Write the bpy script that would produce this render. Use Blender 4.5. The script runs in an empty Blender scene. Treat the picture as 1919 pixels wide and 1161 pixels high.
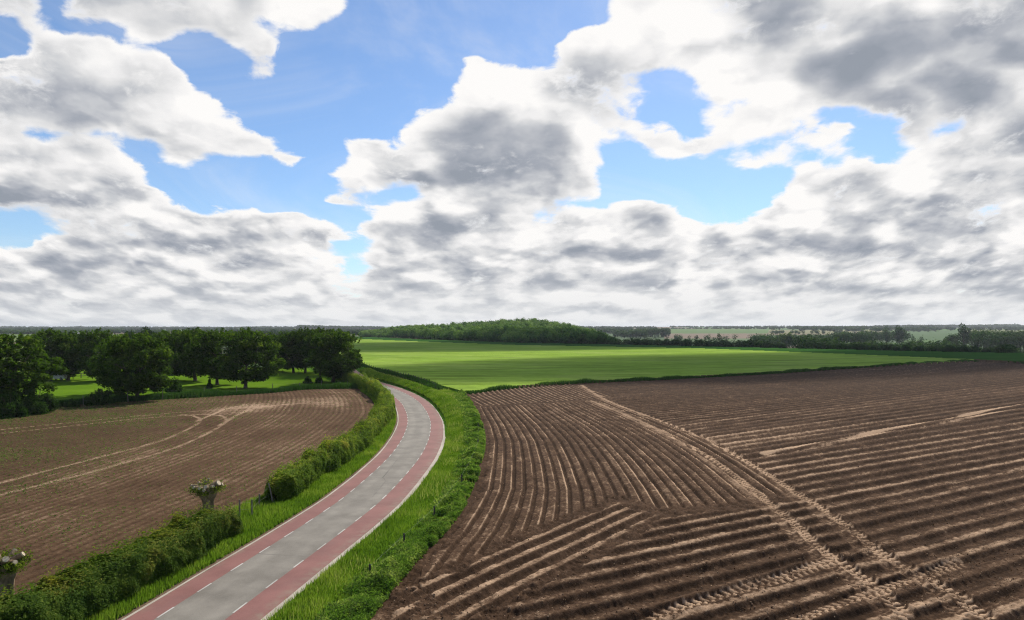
import bpy, math, random
import numpy as np
from mathutils import Vector
R = math.radians
rng = np.random.default_rng(11); random.seed(5)
scene = bpy.context.scene
COL = scene.collection
F, H, HY, CX = 1280.0, 12.0, 614.0, 959.5      # focal (photo px), camera height, horizon row, centre column

# ------------------------------------------------------------------ helpers
def clamp(a, lo, hi): return np.minimum(np.maximum(a, lo), hi)
def sst(a, b, x):
    t = clamp((x - a) / (b - a), 0, 1); return t * t * (3 - 2 * t)
def _hash(ix, iy, seed):
    h = (ix.astype(np.int64) * 374761393 + iy.astype(np.int64) * 668265263 + seed * 974711) & 0x7fffffff
    h = ((h ^ (h >> 13)) * 1274126177) & 0x7fffffff
    return ((h ^ (h >> 16)) & 0xffff) / 65535.0
def vnoise(x, y, seed=0):
    ix = np.floor(x); iy = np.floor(y); fx = x - ix; fy = y - iy
    ux = fx * fx * (3 - 2 * fx); uy = fy * fy * (3 - 2 * fy)
    a = _hash(ix, iy, seed); b = _hash(ix + 1, iy, seed); c = _hash(ix, iy + 1, seed); d = _hash(ix + 1, iy + 1, seed)
    return (a + (b - a) * ux) * (1 - uy) + (c + (d - c) * ux) * uy
def fbm(x, y, seed=0, oct=4, gain=.5):
    s = 0; a = 1; t = 0
    for o in range(oct):
        s = s + a * vnoise(x * 2 ** o, y * 2 ** o, seed + o * 17); t += a; a *= gain
    return s / t
def in_poly(x, y, poly):
    c = np.zeros(x.shape, bool); n = len(poly); j = n - 1
    for i in range(n):
        xi, yi = poly[i]; xj, yj = poly[j]
        m = ((yi > y) != (yj > y))
        with np.errstate(divide='ignore', invalid='ignore'):
            c ^= m & (x < (xj - xi) * (y - yi) / ((yj - yi) if yj != yi else 1e-9) + xi)
        j = i
    return c
def pdist(x, y, pl):
    """distance to polyline, arc length at the foot, signed side (left positive)"""
    best = np.full(x.shape, 1e9); arc = np.zeros(x.shape); sgn = np.ones(x.shape); s0 = 0
    for (ax, ay), (bx, by) in zip(pl[:-1], pl[1:]):
        dx, dy = bx - ax, by - ay; L = math.hypot(dx, dy)
        if L < 1e-6: continue
        t = clamp(((x - ax) * dx + (y - ay) * dy) / (L * L), 0, 1)
        d = np.hypot(x - ax - t * dx, y - ay - t * dy)
        m = d < best
        best = np.where(m, d, best); arc = np.where(m, s0 + t * L, arc)
        sgn = np.where(m, np.sign(dx * (y - ay) - dy * (x - ax)), sgn); s0 += L
    return best, arc, sgn
def G(px, py, z=0.0):
    Y = F * (H - z) / (py - HY); return ((px - CX) / F * Y, Y)
def GL(pts): return [G(*p) for p in pts]
def smooth_line(pts, step=1.0):
    """Catmull-Rom resample"""
    P = [np.array(p, float) for p in pts]; P = [2 * P[0] - P[1]] + P + [2 * P[-1] - P[-2]]; out = []
    for i in range(1, len(P) - 2):
        n = max(1, int(np.linalg.norm(P[i + 1] - P[i]) / step))
        for k in range(n):
            t = k / n; a, b, c, d = P[i - 1:i + 3]
            out.append(.5 * ((2 * b) + (-a + c) * t + (2 * a - 5 * b + 4 * c - d) * t * t + (-a + 3 * b - 3 * c + d) * t ** 3))
    out.append(P[-2]); return out
def offset_line(pl, d):
    P = np.array(pl); T = np.gradient(P, axis=0); T /= np.linalg.norm(T, axis=1)[:, None]
    return P + np.stack([T[:, 1], -T[:, 0]], 1) * d        # positive = to the right of travel

def mesh_np(name, V, faces, mat=None, parent=None, loc=None, attrs=None, smooth=False, uv=None):
    """faces: (N,k) int array.  attrs: {name: (domain, array)}  1-d float or (n,3) colour"""
    me = bpy.data.meshes.new(name); V = np.asarray(V, np.float32); faces = np.asarray(faces, np.int32)
    n, k = faces.shape
    me.vertices.add(len(V)); me.vertices.foreach_set('co', V.ravel())
    me.loops.add(n * k); me.loops.foreach_set('vertex_index', faces.ravel())
    me.polygons.add(n); me.polygons.foreach_set('loop_start', np.arange(0, n * k, k, dtype=np.int32))
    me.polygons.foreach_set('loop_total', np.full(n, k, np.int32))
    if smooth: me.polygons.foreach_set('use_smooth', np.ones(n, bool))
    for an, (dom, arr) in (attrs or {}).items():
        arr = np.asarray(arr, np.float32)
        if arr.ndim == 1:
            a = me.attributes.new(an, 'FLOAT', dom); a.data.foreach_set('value', arr)
        else:
            a = me.attributes.new(an, 'FLOAT_COLOR', dom)
            a.data.foreach_set('color', np.concatenate([arr, np.ones((len(arr), 1), np.float32)], 1).ravel())
    me.update(calc_edges=True); me.validate()
    if mat: me.materials.append(mat)
    o = bpy.data.objects.new(name, me); COL.objects.link(o)
    if parent: o.parent = parent
    if loc is not None: o.location = loc
    return o
def link_copy(o, parent=None):
    c = o.copy(); COL.objects.link(c)
    if parent: c.parent = parent
    return c
def tag(o, label=None, cat=None, group=None, kind=None):
    if label: o['label'] = label
    if cat: o['category'] = cat
    if group: o['group'] = group
    if kind: o['kind'] = kind
    return o
def empty(name, loc, rz=0.0, sc=1.0):
    o = bpy.data.objects.new(name, None); COL.objects.link(o); o.location = loc; o.rotation_euler.z = rz
    o.scale = (sc, sc, sc) if not hasattr(sc, '__len__') else sc; o.empty_display_size = .3
    return o
class MB:
    """collects tris/quads of small hard objects"""
    def __init__(s): s.v = []; s.f = []
    def add(s, V, Fc):
        b = len(s.v); s.v += [tuple(p) for p in V]; s.f += [tuple(i + b for i in q) for q in Fc]
    def tube(s, pts, rad, n=8, cap=True):
        P = [Vector(p) for p in pts]; rings = []
        for i, p in enumerate(P):
            t = (P[min(i + 1, len(P) - 1)] - P[max(i - 1, 0)]).normalized()
            a = Vector((0, 0, 1)) if abs(t.z) < .9 else Vector((1, 0, 0))
            u = t.cross(a).normalized(); w = t.cross(u).normalized()
            r = rad[i] if hasattr(rad, '__len__') else rad
            rings.append([p + (u * math.cos(q) + w * math.sin(q)) * r for q in [2 * math.pi * k / n for k in range(n)]])
        V = [q for r_ in rings for q in r_]; Fc = []
        for i in range(len(P) - 1):
            for k in range(n):
                Fc.append((i * n + k, i * n + (k + 1) % n, (i + 1) * n + (k + 1) % n, (i + 1) * n + k))
        if cap:
            Fc.append(tuple(range(n)[::-1])); Fc.append(tuple((len(P) - 1) * n + k for k in range(n)))
        s.add(V, Fc)
    def box(s, c, d, rz=0):
        x, y, z = d[0] / 2, d[1] / 2, d[2] / 2; V = []
        for sx, sy, sz in ((-1, -1, -1), (1, -1, -1), (1, 1, -1), (-1, 1, -1), (-1, -1, 1), (1, -1, 1), (1, 1, 1), (-1, 1, 1)):
            p = Vector((sx * x, sy * y, sz * z)); p.rotate(__import__('mathutils').Euler((0, 0, rz))); V.append(p + Vector(c))
        s.add(V, [(0, 3, 2, 1), (4, 5, 6, 7), (0, 1, 5, 4), (1, 2, 6, 5), (2, 3, 7, 6), (3, 0, 4, 7)])
    def build(s, name, mat, parent=None, smooth=False, bevel=0):
        me = bpy.data.meshes.new(name); me.from_pydata(s.v, [], s.f); me.update()
        if smooth: me.polygons.foreach_set('use_smooth', np.ones(len(s.f), bool))
        if mat: me.materials.append(mat)
        o = bpy.data.objects.new(name, me); COL.objects.link(o)
        if parent: o.parent = parent
        if bevel:
            b = o.modifiers.new('bevel', 'BEVEL'); b.width = bevel; b.segments = 2
        return o

# ------------------------------------------------------------------ materials
def new_mat(name):
    m = bpy.data.materials.new(name); m.use_nodes = True; nt = m.node_tree; nt.nodes.clear()
    out = nt.nodes.new('ShaderNodeOutputMaterial'); return m, nt, out
class NB:
    def __init__(s, nt): s.nt = nt
    def n(s, t, **kw):
        x = s.nt.nodes.new(t)
        for k, v in kw.items(): setattr(x, k, v)
        return x
    def put(s, sock, v):
        if isinstance(v, bpy.types.NodeSocket): s.nt.links.new(v, sock)
        elif v is not None: sock.default_value = v
    def m(s, op, a, b=None, c=None, clamp=False):
        x = s.n('ShaderNodeMath', operation=op, use_clamp=clamp)
        s.put(x.inputs[0], a); s.put(x.inputs[1], b)
        if c is not None: s.put(x.inputs[2], c)
        return x.outputs[0]
    def sst(s, a, b, x):
        y = s.n('ShaderNodeMapRange', interpolation_type='SMOOTHSTEP')
        s.put(y.inputs['Value'], x); s.put(y.inputs['From Min'], a); s.put(y.inputs['From Max'], b); return y.outputs[0]
    def lin(s, a, b, c, d, x):
        y = s.n('ShaderNodeMapRange')
        for i, v in zip(('Value', 'From Min', 'From Max', 'To Min', 'To Max'), (x, a, b, c, d)): s.put(y.inputs[i], v)
        return y.outputs[0]
    def mix(s, f, a, b, blend='MIX'):
        x = s.n('ShaderNodeMix', data_type='RGBA', blend_type=blend, clamp_factor=True)
        s.put(x.inputs[0], f)
        s.put(x.inputs[6], (*a, 1) if isinstance(a, tuple) and len(a) == 3 else a)
        s.put(x.inputs[7], (*b, 1) if isinstance(b, tuple) and len(b) == 3 else b); return x.outputs[2]
    def noise(s, vec, scale, detail=4, rough=.55, dist=0, dim='3D'):
        x = s.n('ShaderNodeTexNoise', noise_dimensions=dim); s.put(x.inputs['Vector'], vec)
        x.inputs['Scale'].default_value = scale; x.inputs['Detail'].default_value = detail
        x.inputs['Roughness'].default_value = rough; x.inputs['Distortion'].default_value = dist; return x.outputs['Fac']
    def attr(s, name, col=False):
        x = s.n('ShaderNodeAttribute', attribute_name=name); return x.outputs['Color' if col else 'Fac']
    def pos(s): return s.n('ShaderNodeNewGeometry').outputs['Position']
    def map(s, vec, scale=(1, 1, 1), rot=(0, 0, 0), loc=(0, 0, 0)):
        x = s.n('ShaderNodeMapping'); s.put(x.inputs[0], vec); x.inputs['Scale'].default_value = scale
        x.inputs['Rotation'].default_value = rot; x.inputs['Location'].default_value = loc; return x.outputs[0]
    def bump(s, h, dist, strength=1):
        x = s.n('ShaderNodeBump'); s.put(x.inputs['Height'], h); x.inputs['Distance'].default_value = dist
        x.inputs['Strength'].default_value = strength; return x.outputs[0]
    def bsdf(s, col, rough=.9, normal=None, spec=.2):
        x = s.n('ShaderNodeBsdfPrincipled'); s.put(x.inputs['Base Color'], (*col, 1) if isinstance(col, tuple) and len(col) == 3 else col)
        s.put(x.inputs['Roughness'], rough); x.inputs['Specular IOR Level'].default_value = spec
        if normal: s.put(x.inputs['Normal'], normal)
        return x.outputs[0]

def leaf_mat(name, dark, mid, light, trans=.35, rough=.55, spec=.3, nscale=.6):
    m, nt, out = new_mat(name); b = NB(nt)
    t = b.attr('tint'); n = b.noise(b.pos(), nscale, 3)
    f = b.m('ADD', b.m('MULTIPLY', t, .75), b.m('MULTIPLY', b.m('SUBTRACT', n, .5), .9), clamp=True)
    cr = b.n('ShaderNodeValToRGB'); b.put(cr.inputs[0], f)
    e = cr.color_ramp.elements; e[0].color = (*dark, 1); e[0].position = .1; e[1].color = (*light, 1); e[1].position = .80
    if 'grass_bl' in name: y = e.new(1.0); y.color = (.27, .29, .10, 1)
    x = e.new(.45); x.color = (*mid, 1)
    c = cr.outputs[0]
    d = b.bsdf(c, .8, spec=.04); tr = b.n('ShaderNodeBsdfTranslucent')
    b.put(tr.inputs['Color'], b.mix(1, c, (1.25, 1.35, .7), 'MULTIPLY'))
    mx = b.n('ShaderNodeMixShader'); mx.inputs[0].default_value = trans
    b.put(mx.inputs[1], d); b.put(mx.inputs[2], tr.outputs[0]); nt.links.new(mx.outputs[0], out.inputs[0]); return m

def soil_mat(name, moist, mid, dry, green=None):
    m, nt, out = new_mat(name); b = NB(nt); p = b.pos()
    n1 = b.noise(p, .35, 4); n2 = b.noise(p, 5, 5, .65); n3 = b.noise(p, 26, 3, .6)
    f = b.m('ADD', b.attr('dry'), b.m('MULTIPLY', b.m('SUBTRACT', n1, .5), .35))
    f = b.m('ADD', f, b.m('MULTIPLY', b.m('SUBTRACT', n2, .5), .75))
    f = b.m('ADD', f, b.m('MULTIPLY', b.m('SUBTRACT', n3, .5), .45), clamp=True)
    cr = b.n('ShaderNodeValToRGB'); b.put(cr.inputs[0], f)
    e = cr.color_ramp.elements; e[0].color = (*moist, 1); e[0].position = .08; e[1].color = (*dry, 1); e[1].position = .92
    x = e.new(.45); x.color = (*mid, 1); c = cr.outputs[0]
    if green:
        c = b.mix(b.m('MULTIPLY', b.attr('green'), b.sst(.45, .7, b.noise(p, 3.0, 4, .7))), c, green)
    hgt = b.m('ADD', b.m('MULTIPLY', n2, .06), b.m('MULTIPLY', n3, .03))
    nt.links.new(b.bsdf(c, .95, b.bump(hgt, 1.0, .9), .03), out.inputs[0]); return m

def ground_mat(name, c1, c2, c3=None, s1=.05, s2=1.2, rows=None, bump=.1):
    m, nt, out = new_mat(name); b = NB(nt); p = b.pos()
    n1 = b.noise(p, s1, 5); n2 = b.noise(p, s2, 5, .65)
    f = b.m('ADD', b.m('MULTIPLY', n1, .6), b.m('MULTIPLY', n2, .4))
    c = b.mix(b.sst(.35, .65, f), c1, c2)
    if c3: c = b.mix(b.m('MULTIPLY', b.sst(.5, .7, b.noise(p, s1 * 2.7, 3)), .5), c, c3)
    h = n2
    if rows:
        ang, k, amt = rows
        q = b.map(p, (k * .06, k, k), (0, 0, ang)); nr = b.noise(q, 1, 4, .6)
        c = b.mix(b.m('MULTIPLY', b.sst(.46, .62, nr), amt), c, tuple(x * .45 for x in c1)); h = b.m('ADD', n2, nr)
    if name == 'young_wheat':                               # drill lines and pairs of wheelings
        sp_ = b.n('ShaderNodeSeparateXYZ'); nt.links.new(b.map(p, (1, 1, 1), (0, 0, R(-27))), sp_.inputs[0])
        wv_ = b.m('ADD', sp_.outputs[1], b.m('MULTIPLY', b.noise(p, .02, 2), 14.0)); ph_ = b.m('FRACT', b.m('DIVIDE', wv_, 21.0))
        ln_ = b.m('MAXIMUM', b.sst(.035, .012, b.m('ABSOLUTE', b.m('SUBTRACT', ph_, .44))), b.sst(.035, .012, b.m('ABSOLUTE', b.m('SUBTRACT', ph_, .54))))
        c = b.mix(b.m('MULTIPLY', ln_, b.m('MULTIPLY', b.sst(.3, .6, b.noise(p, .03, 4)), .55)), c, (.07, .13, .025))
        c = b.mix(b.m('MULTIPLY', b.sst(.48, .66, b.noise(p, .018, 5, .6)), .35), c, (.30, .36, .11))
    nt.links.new(b.bsdf(c, .9, b.bump(h, bump, .8), .0), out.inputs[0]); return m

M = {}
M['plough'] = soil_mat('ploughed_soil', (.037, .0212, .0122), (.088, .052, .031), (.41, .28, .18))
M['tilled'] = soil_mat('tilled_soil', (.054, .031, .017), (.108, .065, .037), (.34, .235, .155), (.05, .085, .016))
M['verge'] = ground_mat('verge_turf', (.045, .105, .010), (.065, .15, .014), (.10, .12, .03), .12, 2.5)
M['pasture'] = ground_mat('pasture_turf', (.080, .155, .010), (.115, .205, .014), None, .06, .7)
M['wheat'] = ground_mat('young_wheat', (.195, .310, .045), (.270, .395, .062), (.33, .42, .092), .012, .5, (R(31), .8, .75), .6)
M['darkcrop'] = ground_mat('dark_crop', (.028, .085, .016), (.038, .105, .02), None, .02, .4, (R(-12), .5, .6), .3)
M['trunk'] = None
def simple(name, c1, c2, scale=6, rough=.85, bump=.02, stretch=(1, 1, 1), spec=.25):
    m, nt, out = new_mat(name); b = NB(nt)
    p = b.map(b.n('ShaderNodeTexCoord').outputs['Object'], stretch); n = b.noise(p, scale, 5, .6)
    nt.links.new(b.bsdf(b.mix(b.sst(.3, .7, n), c1, c2), rough, b.bump(n, bump, .8), spec), out.inputs[0]); return m
M['bark'] = simple('tree_bark', (.035, .026, .018), (.11, .085, .06), 5, bump=.05, stretch=(1, 1, .25))
M['willow_bark'] = simple('willow_bark', (.12, .085, .048), (.30, .215, .13), 7, bump=.06, stretch=(1, 1, .22))
M['cutwood'] = simple('cut_wood', (.36, .29, .19), (.52, .44, .32), 14, bump=.01)
M['post'] = simple('weathered_post', (.10, .085, .065), (.22, .19, .15), 9, stretch=(1, 1, .2))
M['darkpost'] = simple('dark_post', (.035, .03, .026), (.08, .07, .055), 9, stretch=(1, 1, .2))
M['wire'] = simple('fence_wire', (.18, .18, .17), (.28, .28, .27), 9, .5)
M['white_paint'] = simple('white_vehicle_paint', (.74, .75, .76), (.80, .80, .80), 2, .35, .0, spec=.5)
M['glass'] = simple('dark_vehicle_glass', (.015, .018, .022), (.03, .035, .04), 2, .08, .0, spec=.6)
M['tyre'] = simple('tyre_rubber', (.015, .015, .015), (.03, .03, .03), 8)
M['lamp'] = simple('vehicle_lamp_lens', (.35, .05, .04), (.45, .08, .06), 8, .3)
M['roof'] = simple('farm_roof', (.34, .32, .30), (.44, .42, .40), .8)
M['wall'] = simple('pale_wall', (.62, .60, .55), (.74, .72, .68), .5)
M['orchard'] = leaf_mat('orchard_leaves', (.023, .050, .006), (.056, .108, .011), (.15, .205, .03), .42)
M['hedge'] = leaf_mat('hedge_leaves', (.055, .110, .014), (.150, .225, .026), (.36, .34, .06), .5, nscale=.9)
M['dark_hedge'] = leaf_mat('dark_hedge_leaves', (.032, .072, .011), (.088, .142, .018), (.27, .25, .045), .45, nscale=.9)
M['willow_leaf'] = leaf_mat('willow_leaves', (.05, .085, .010), (.12, .17, .020), (.27, .29, .05), .45)
M['bush'] = leaf_mat('shrub_leaves', (.018, .046, .009), (.042, .090, .015), (.10, .155, .034), .4)
M['grass'] = leaf_mat('grass_blades', (.060, .124, .012), (.125, .210, .022), (.26, .31, .07), .5, .5, nscale=.35)
M['weeds'] = leaf_mat('weed_leaves', (.050, .112, .017), (.118, .200, .034), (.30, .35, .11), .5, nscale=.6)
M['tallgrass'] = leaf_mat('tall_grass', (.022, .060, .012), (.05, .115, .022), (.11, .17, .05), .35, nscale=.3)
M['wood'] = leaf_mat('woodland_leaves', (.034, .086, .016), (.082, .172, .030), (.19, .29, .055), .25, .7, .1, nscale=.02)
M['fartree'] = leaf_mat('far_tree_leaves', (.016, .040, .012), (.032, .072, .018), (.07, .125, .033), .28, .7, .1, nscale=.05)
M['paletree'] = leaf_mat('pale_tree_leaves', (.05, .085, .035), (.08, .12, .05), (.12, .16, .07), .3, .7, .1, nscale=.05)
M['seedling'] = leaf_mat('seedling_leaves', (.05, .10, .015), (.085, .15, .02), (.15, .22, .04), .35)

# ------------------------------------------------------------------ plan of the place (metres, from the road outward)
ROADC = smooth_line([(-16.6, 6), (-14.6, 19), (-12.75, 31.6), (-11.0, 43.5), (-10.35, 50.5), (-10.0, 62), (-10.3, 71.5), (-11.0, 80),
                     (-12.05, 88.5), (-13.85, 98.5), (-16.3, 109.5), (-19.5, 120.5), (-22.9, 130), (-27.2, 140.5), (-32.6, 152), (-38.0, 165), (-43, 180), (-48, 196)], .5)
road_pl = [tuple(p) for p in ROADC]
EDGE = [(700, 633), (820, 638), (960, 643), (1300, 650), (1500, 655), (1700, 660), (1919, 664), (2400, 671)]   # far rim of the plateau
edge_w = [(-700, 900)] + [(-330, 905)] + GL(EDGE)
edge_y_x = np.array([[p[0] / p[1], p[1]] for p in edge_w])       # slope -> distance
def edge_dist(s): return np.interp(s, edge_y_x[:, 0], edge_y_x[:, 1])

def terr(x, y):
    x = np.asarray(x, float); y = np.asarray(y, float)
    yy = np.maximum(y, 1.0); s = clamp(x / yy, -1.5, 1.5)
    d = y - edge_dist(s)
    vf = sst(-.02, .22, s)
    h = -11.0 * vf * sst(0, 130, d)
    h = h + (14 * vf) * sst(300, 1900, d) + 9.0 * sst(1500, 4500, y) + 9 * sst(4000, 9000, y)
    h = h + 10.5 * np.exp(-((x - 50) / 78.0) ** 2 - ((y - 930) / 170.0) ** 2) + 5.5 * np.exp(-((x + 45) / 95.0) ** 2 - ((y - 960) / 170.0) ** 2)
    h = h + sst(2600, 4200, y) * 26 * (fbm(x / 1500.0 + 1.7, y / 4000.0, 23, 3) - .42)
    h = h + vf * 11 * (fbm(x / 380.0 + 3.3, y / 480.0, 13, 3) - .5) * sst(620, 1000, y)
    h = h + sst(1200, 3000, y) * 9 * (fbm(x / 1500.0 + 7, y / 1500.0, 3, 3) - .5)
    return h
def bank(x, y):
    """low bank on the outside of the bend"""
    m = (y > 60) & (y < 240) & (x > -90) & (x < 5)
    o = np.zeros(np.shape(x))
    if m.any():
        d, a, sg = pdist(x[m], y[m], road_pl[::4])
        off = np.where(sg < 0, d, -9)
        o[m] = .85 * np.exp(-((off - 5.2) / 1.5) ** 2) * sst(72, 92, y[m])
    return o

FIELD_R_EDGE = [(690, 1161), (745, 1090), (790, 1040), (830, 1000), (860, 960), (885, 920), (898, 870), (905, 830), (900, 800), (886, 765), (870, 740)]
fr = GL(FIELD_R_EDGE)
fr_edge = [(-8.2, 12), (-6.2, 22)] + [(x, y) for x, y in fr]
FAR_R = [(870, 739), (960, 728), (1080, 719), (1250, 711), (1450, 700), (1600, 690), (1830, 677.5), (1919, 681.5), (2400, 705)]
field_r = smooth_line(fr_edge, 1.0); field_r = [tuple(p) for p in field_r] + GL(FAR_R)[1:] + [(190, 12)]
wheat_poly = [(-52, 222), (-43.5, 205), (-38, 186), (-27.5, 169), (-14.2, 136)] + [G(870, 739)] + GL(FAR_R)[1:7] + \
             GL([(1500, 663), (1300, 655), (960, 648.5), (820, 643), (700, 638), (640, 635)]) + [(-200, 700), (-330, 620), (-160, 420), (-85, 290)]
strip_poly = GL([(1830, 677.5), (1919, 681.5), (2400, 705)]) + GL(EDGE)[::-1] + GL([(640, 630), (640, 635), (700, 638), (820, 643), (960, 648.5), (1300, 655), (1500, 663)])
PAST_NEAR = [(-300, 790), (0, 776), (130, 759), (300, 748), (500, 736), (580, 729), (690, 727)]
hedge2_base = smooth_line([*GL([(499, 942), (575, 893), (640, 853), (690, 812), (718, 776)]), *[tuple(p) for p in offset_line(ROADC, -4.7) if 104 < p[1] < 186][::12]], .6)
hedge1_base = smooth_line([(-22.0, 15), (-19.9, 24), (-18.6, 31), (-17.9, 36), (-17.5, 40.9)], .5)
inner_edge = [(-27, 6), (-22.6, 20), (-20.6, 29), (-19.3, 36.5), (-18.6, 43)] + [tuple(p) for p in offset_line(hedge2_base, -1.0)[2:]]
tilled_poly = [(x, y) for x, y in inner_edge if y < 130] + GL(PAST_NEAR[::-1]) + [(-220, 80), (-120, 6)]
past_poly = GL(PAST_NEAR) + [(-34, 140), (-40, 150), (-47, 170), (-62, 204), (-110, 216), (-200, 205), (-260, 120)]

# ------------------------------------------------------------------ the ground sheet, cut along the field borders
pys = np.concatenate([np.arange(1420, 790, -1.35), np.arange(790, 672, -.62), np.arange(672, 633, -.9)])
Ys = F * H / (pys - HY)
Ys = np.concatenate([Ys, np.geomspace(Ys[-1] * 1.012, 24000, 230)])
Ss = np.arange(-480, 2401, 1.45); Ss = (Ss - CX) / F
SY, SS = np.meshgrid(Ys, Ss, indexing='ij'); X = SS * SY; Y = SY
nr, nc = X.shape
x = X.ravel(); y = Y.ravel()
z = terr(x, y)
reg = np.zeros(x.shape, np.int8)
reg[in_poly(x, y, strip_poly)] = 5
reg[in_poly(x, y, wheat_poly)] = 4
reg[in_poly(x, y, past_poly)] = 3
reg[in_poly(x, y, tilled_poly)] = 2
reg[in_poly(x, y, field_r)] = 1
far = (y > 260) & (reg == 0) | (y > 800) | (reg == 0) & ((x < -62) | (x > 60))
reg[far & (reg == 0)] = 6
z = z + bank(x, y)
dry = np.full(x.shape, .35); green = np.zeros(x.shape); colr = np.zeros((len(x), 3), np.float32)
# road bed
near = (y < 230) & (np.abs(x + 25) < 60)
rd = np.full(x.shape, 99.); rsg = np.ones(x.shape)
d_, a_, s_ = pdist(x[near], y[near], road_pl[::4]); rd[near] = d_; rsg[near] = s_
z = np.where(rd < 3.1, z - .10, z)
verge_all = (reg == 0)
z = z + np.where(verge_all & (rd > 3.6) & (rd < 30), .10 * (fbm(x / 1.3, y / 1.3, 5, 3) - .4), 0)
z = z + np.where(reg == 4, .55 + .10 * (fbm(x / 2.0, y / 2.0, 8, 3) - .5), 0) + np.where(reg == 5, .8, 0)

# ---- ploughed field on the right
i1 = np.where(reg == 1)[0]; fx, fy = x[i1], y[i1]
def ridge(t, top=.34, foot=.86):
    s = np.abs(t - np.floor(t) - .5) * 2; return 1 - sst(top, foot, s)
wob = .14 * (fbm(fx / 3.0, fy / 3.0, 21, 3) - .5)
# region A : furrows bent round with the bend
ea = np.array(fr_edge); ia = np.argsort(ea[:, 1]); xb = np.interp(fy, ea[ia, 1], ea[ia, 0])
T2 = smooth_line(GL([(1090, 722), (1140, 752), (1275, 804), (1380, 856), (1485, 922), (1548.5, 963), (1612, 1010), (1652, 1043), (1700, 1071), (1765, 1101), (1820, 1143), (1870, 1185)]), 1.0)
T1 = smooth_line(GL([(1110, 752), (1200, 790), (1312, 848), (1395, 908), (1440, 946), (1500, 995), (1537, 1036), (1577, 1060), (1650, 1112), (1690, 1156), (1740, 1200)]), 1.0)
t2 = np.array(T2); it = np.argsort(t2[:, 1]); xt = np.interp(fy, t2[it, 1], t2[it, 0])
pa = (fx - xb) / np.maximum(xt - xb, 1) * 28.5 + .30
ka = np.floor(pa)
ampA = .15 + .08 * _hash(ka, ka * 0, 4)
rA = ridge(pa + wob * .5, .52, .90); hA = rA * ampA
rimA = np.exp(-((pa - ka - .76) / .07) ** 2) * sst(.25, .55, fbm(ka * 3.1, fy / 6., 44, 3))
dA = .13 + .25 * rA * (.6 + .8 * fbm(fx / 1.6, fy / 5., 43, 3)) + (.12 + .62 * _hash(ka, ka * 0, 9)) * rimA  # the rim term paints the sun-caught right lip of each bed into the colour
hA = hA + .045 * rimA
# region B / C : straight beds
def straight(fx, fy, spacing, ph):
    y0 = fy - .6 * fx
    for _ in range(6): y0 = fy - (.56 + .19 * sst(30, 75, y0)) * fx
    return y0 * .86 / spacing + ph
pb = straight(fx, fy, 1.56, .1); kb = np.floor(pb)
ampB = (.185 + .08 * _hash(kb, kb * 0, 14)) * (.8 + .4 * fbm(fx / 4., fy / 4., 45, 3)) * (1 - .55 * sst(70, 140, fy))
hB = ridge(pb + wob * .45, .30, .80) * ampB
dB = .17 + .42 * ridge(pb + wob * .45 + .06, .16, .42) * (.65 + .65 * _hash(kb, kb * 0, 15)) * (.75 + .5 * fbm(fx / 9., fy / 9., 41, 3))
tb = pb - kb; sec = np.exp(-((tb - .93) / .05) ** 2) * sst(.4, .6, fbm(fx / 6., fy / 6., 47, 3)); dB = dB + .28 * sec * (fy < 95); hB = hB + .035 * sec
band = fbm((fy - .7 * fx) / 7., (fx + .7 * fy) / 120., 61, 3)
dB = .20 + (dB - .20) * (1 - .55 * sst(55, 115, fy)); dB = dB + .22 * sst(.50, .75, band) * sst(45, 75, fy) - .10 * sst(90, 150, fy)
pc = straight(fx, fy, 1.38, .45); kc = np.floor(pc)
hC = ridge(pc + wob * .45, .28, .78) * (.195 + .07 * _hash(kc, kc * 0, 24)) * (.8 + .4 * fbm(fx / 4., fy / 4., 46, 3))
dC = .13 + .46 * ridge(pc + wob * .45 + .05, .18, .44) * (.55 + .7 * _hash(kc, kc * 0, 25))
# region D : four wide beds along the headland
D0 = smooth_line([(-8.5, 24)] + GL([(720, 1140), (795, 1104), (900, 1057), (1000, 1015), (1090, 976), (1171, 944)]) + [(11.5, 50.0)], 1.5)
dd, da, dsg = pdist(fx, fy, [tuple(p) for p in D0]); dq = np.where(dsg < 0, dd, -dd)
pd_ = dq / 1.15 + .5
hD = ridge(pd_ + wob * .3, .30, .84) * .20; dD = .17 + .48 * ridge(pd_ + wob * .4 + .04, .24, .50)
inA = in_poly(fx, fy, GL([(640, 1200), (700, 1128), (830, 1078), (1010, 995), (1165, 938), (1230, 966), (1400, 950), (1482, 930)]) + [tuple(p) for p in T2 if p[1] > 47][::-1] + GL([(1140, 752), (905, 763), (800, 760), (700, 900)]))
inA2 = in_poly(fx, fy, GL([(800, 765), (905, 761), (1090, 750), (1150, 744), (1060, 716), (800, 740)]))
leftT = fx < np.interp(fy, t2[it, 1], t2[it, 0])
inD = in_poly(fx, fy, GL([(640, 1190), (765, 1122), (830, 1076), (1010, 992), (1175, 935), (1240, 968), (1200, 996), (1090, 1060), (1004, 1103), (880, 1165), (820, 1230)]))
inM = in_poly(fx, fy, GL([(560, 1300), (690, 1161), (745, 1090), (790, 1075), (785, 1105), (815, 1125), (848, 1145), (880, 1168), (960, 1125), (1010, 1105), (960, 1150), (900, 1220), (820, 1300)]))
hh = np.where(leftT & (fy < 60), hC, hB); dr = np.where(leftT & (fy < 60), dC, dB)
hh = np.where(inA, hA, hh); dr = np.where(inA, dA, dr)
pa2 = pa * .82 + .12 * fy; r2 = ridge(pa2, .2, .8)
hh = np.where(inA2, r2 * .14, hh); dr = np.where(inA2, .18 + .55 * np.exp(-((pa2 - np.floor(pa2) - .5) / .16) ** 2), dr)
hh = np.where(inD, hD, hh); dr = np.where(inD, dD, dr)
rag = fbm(fx / .9, fy / .9, 71, 3)
mess = np.where(inM, sst(.30, .5, rag), 0)
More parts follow.
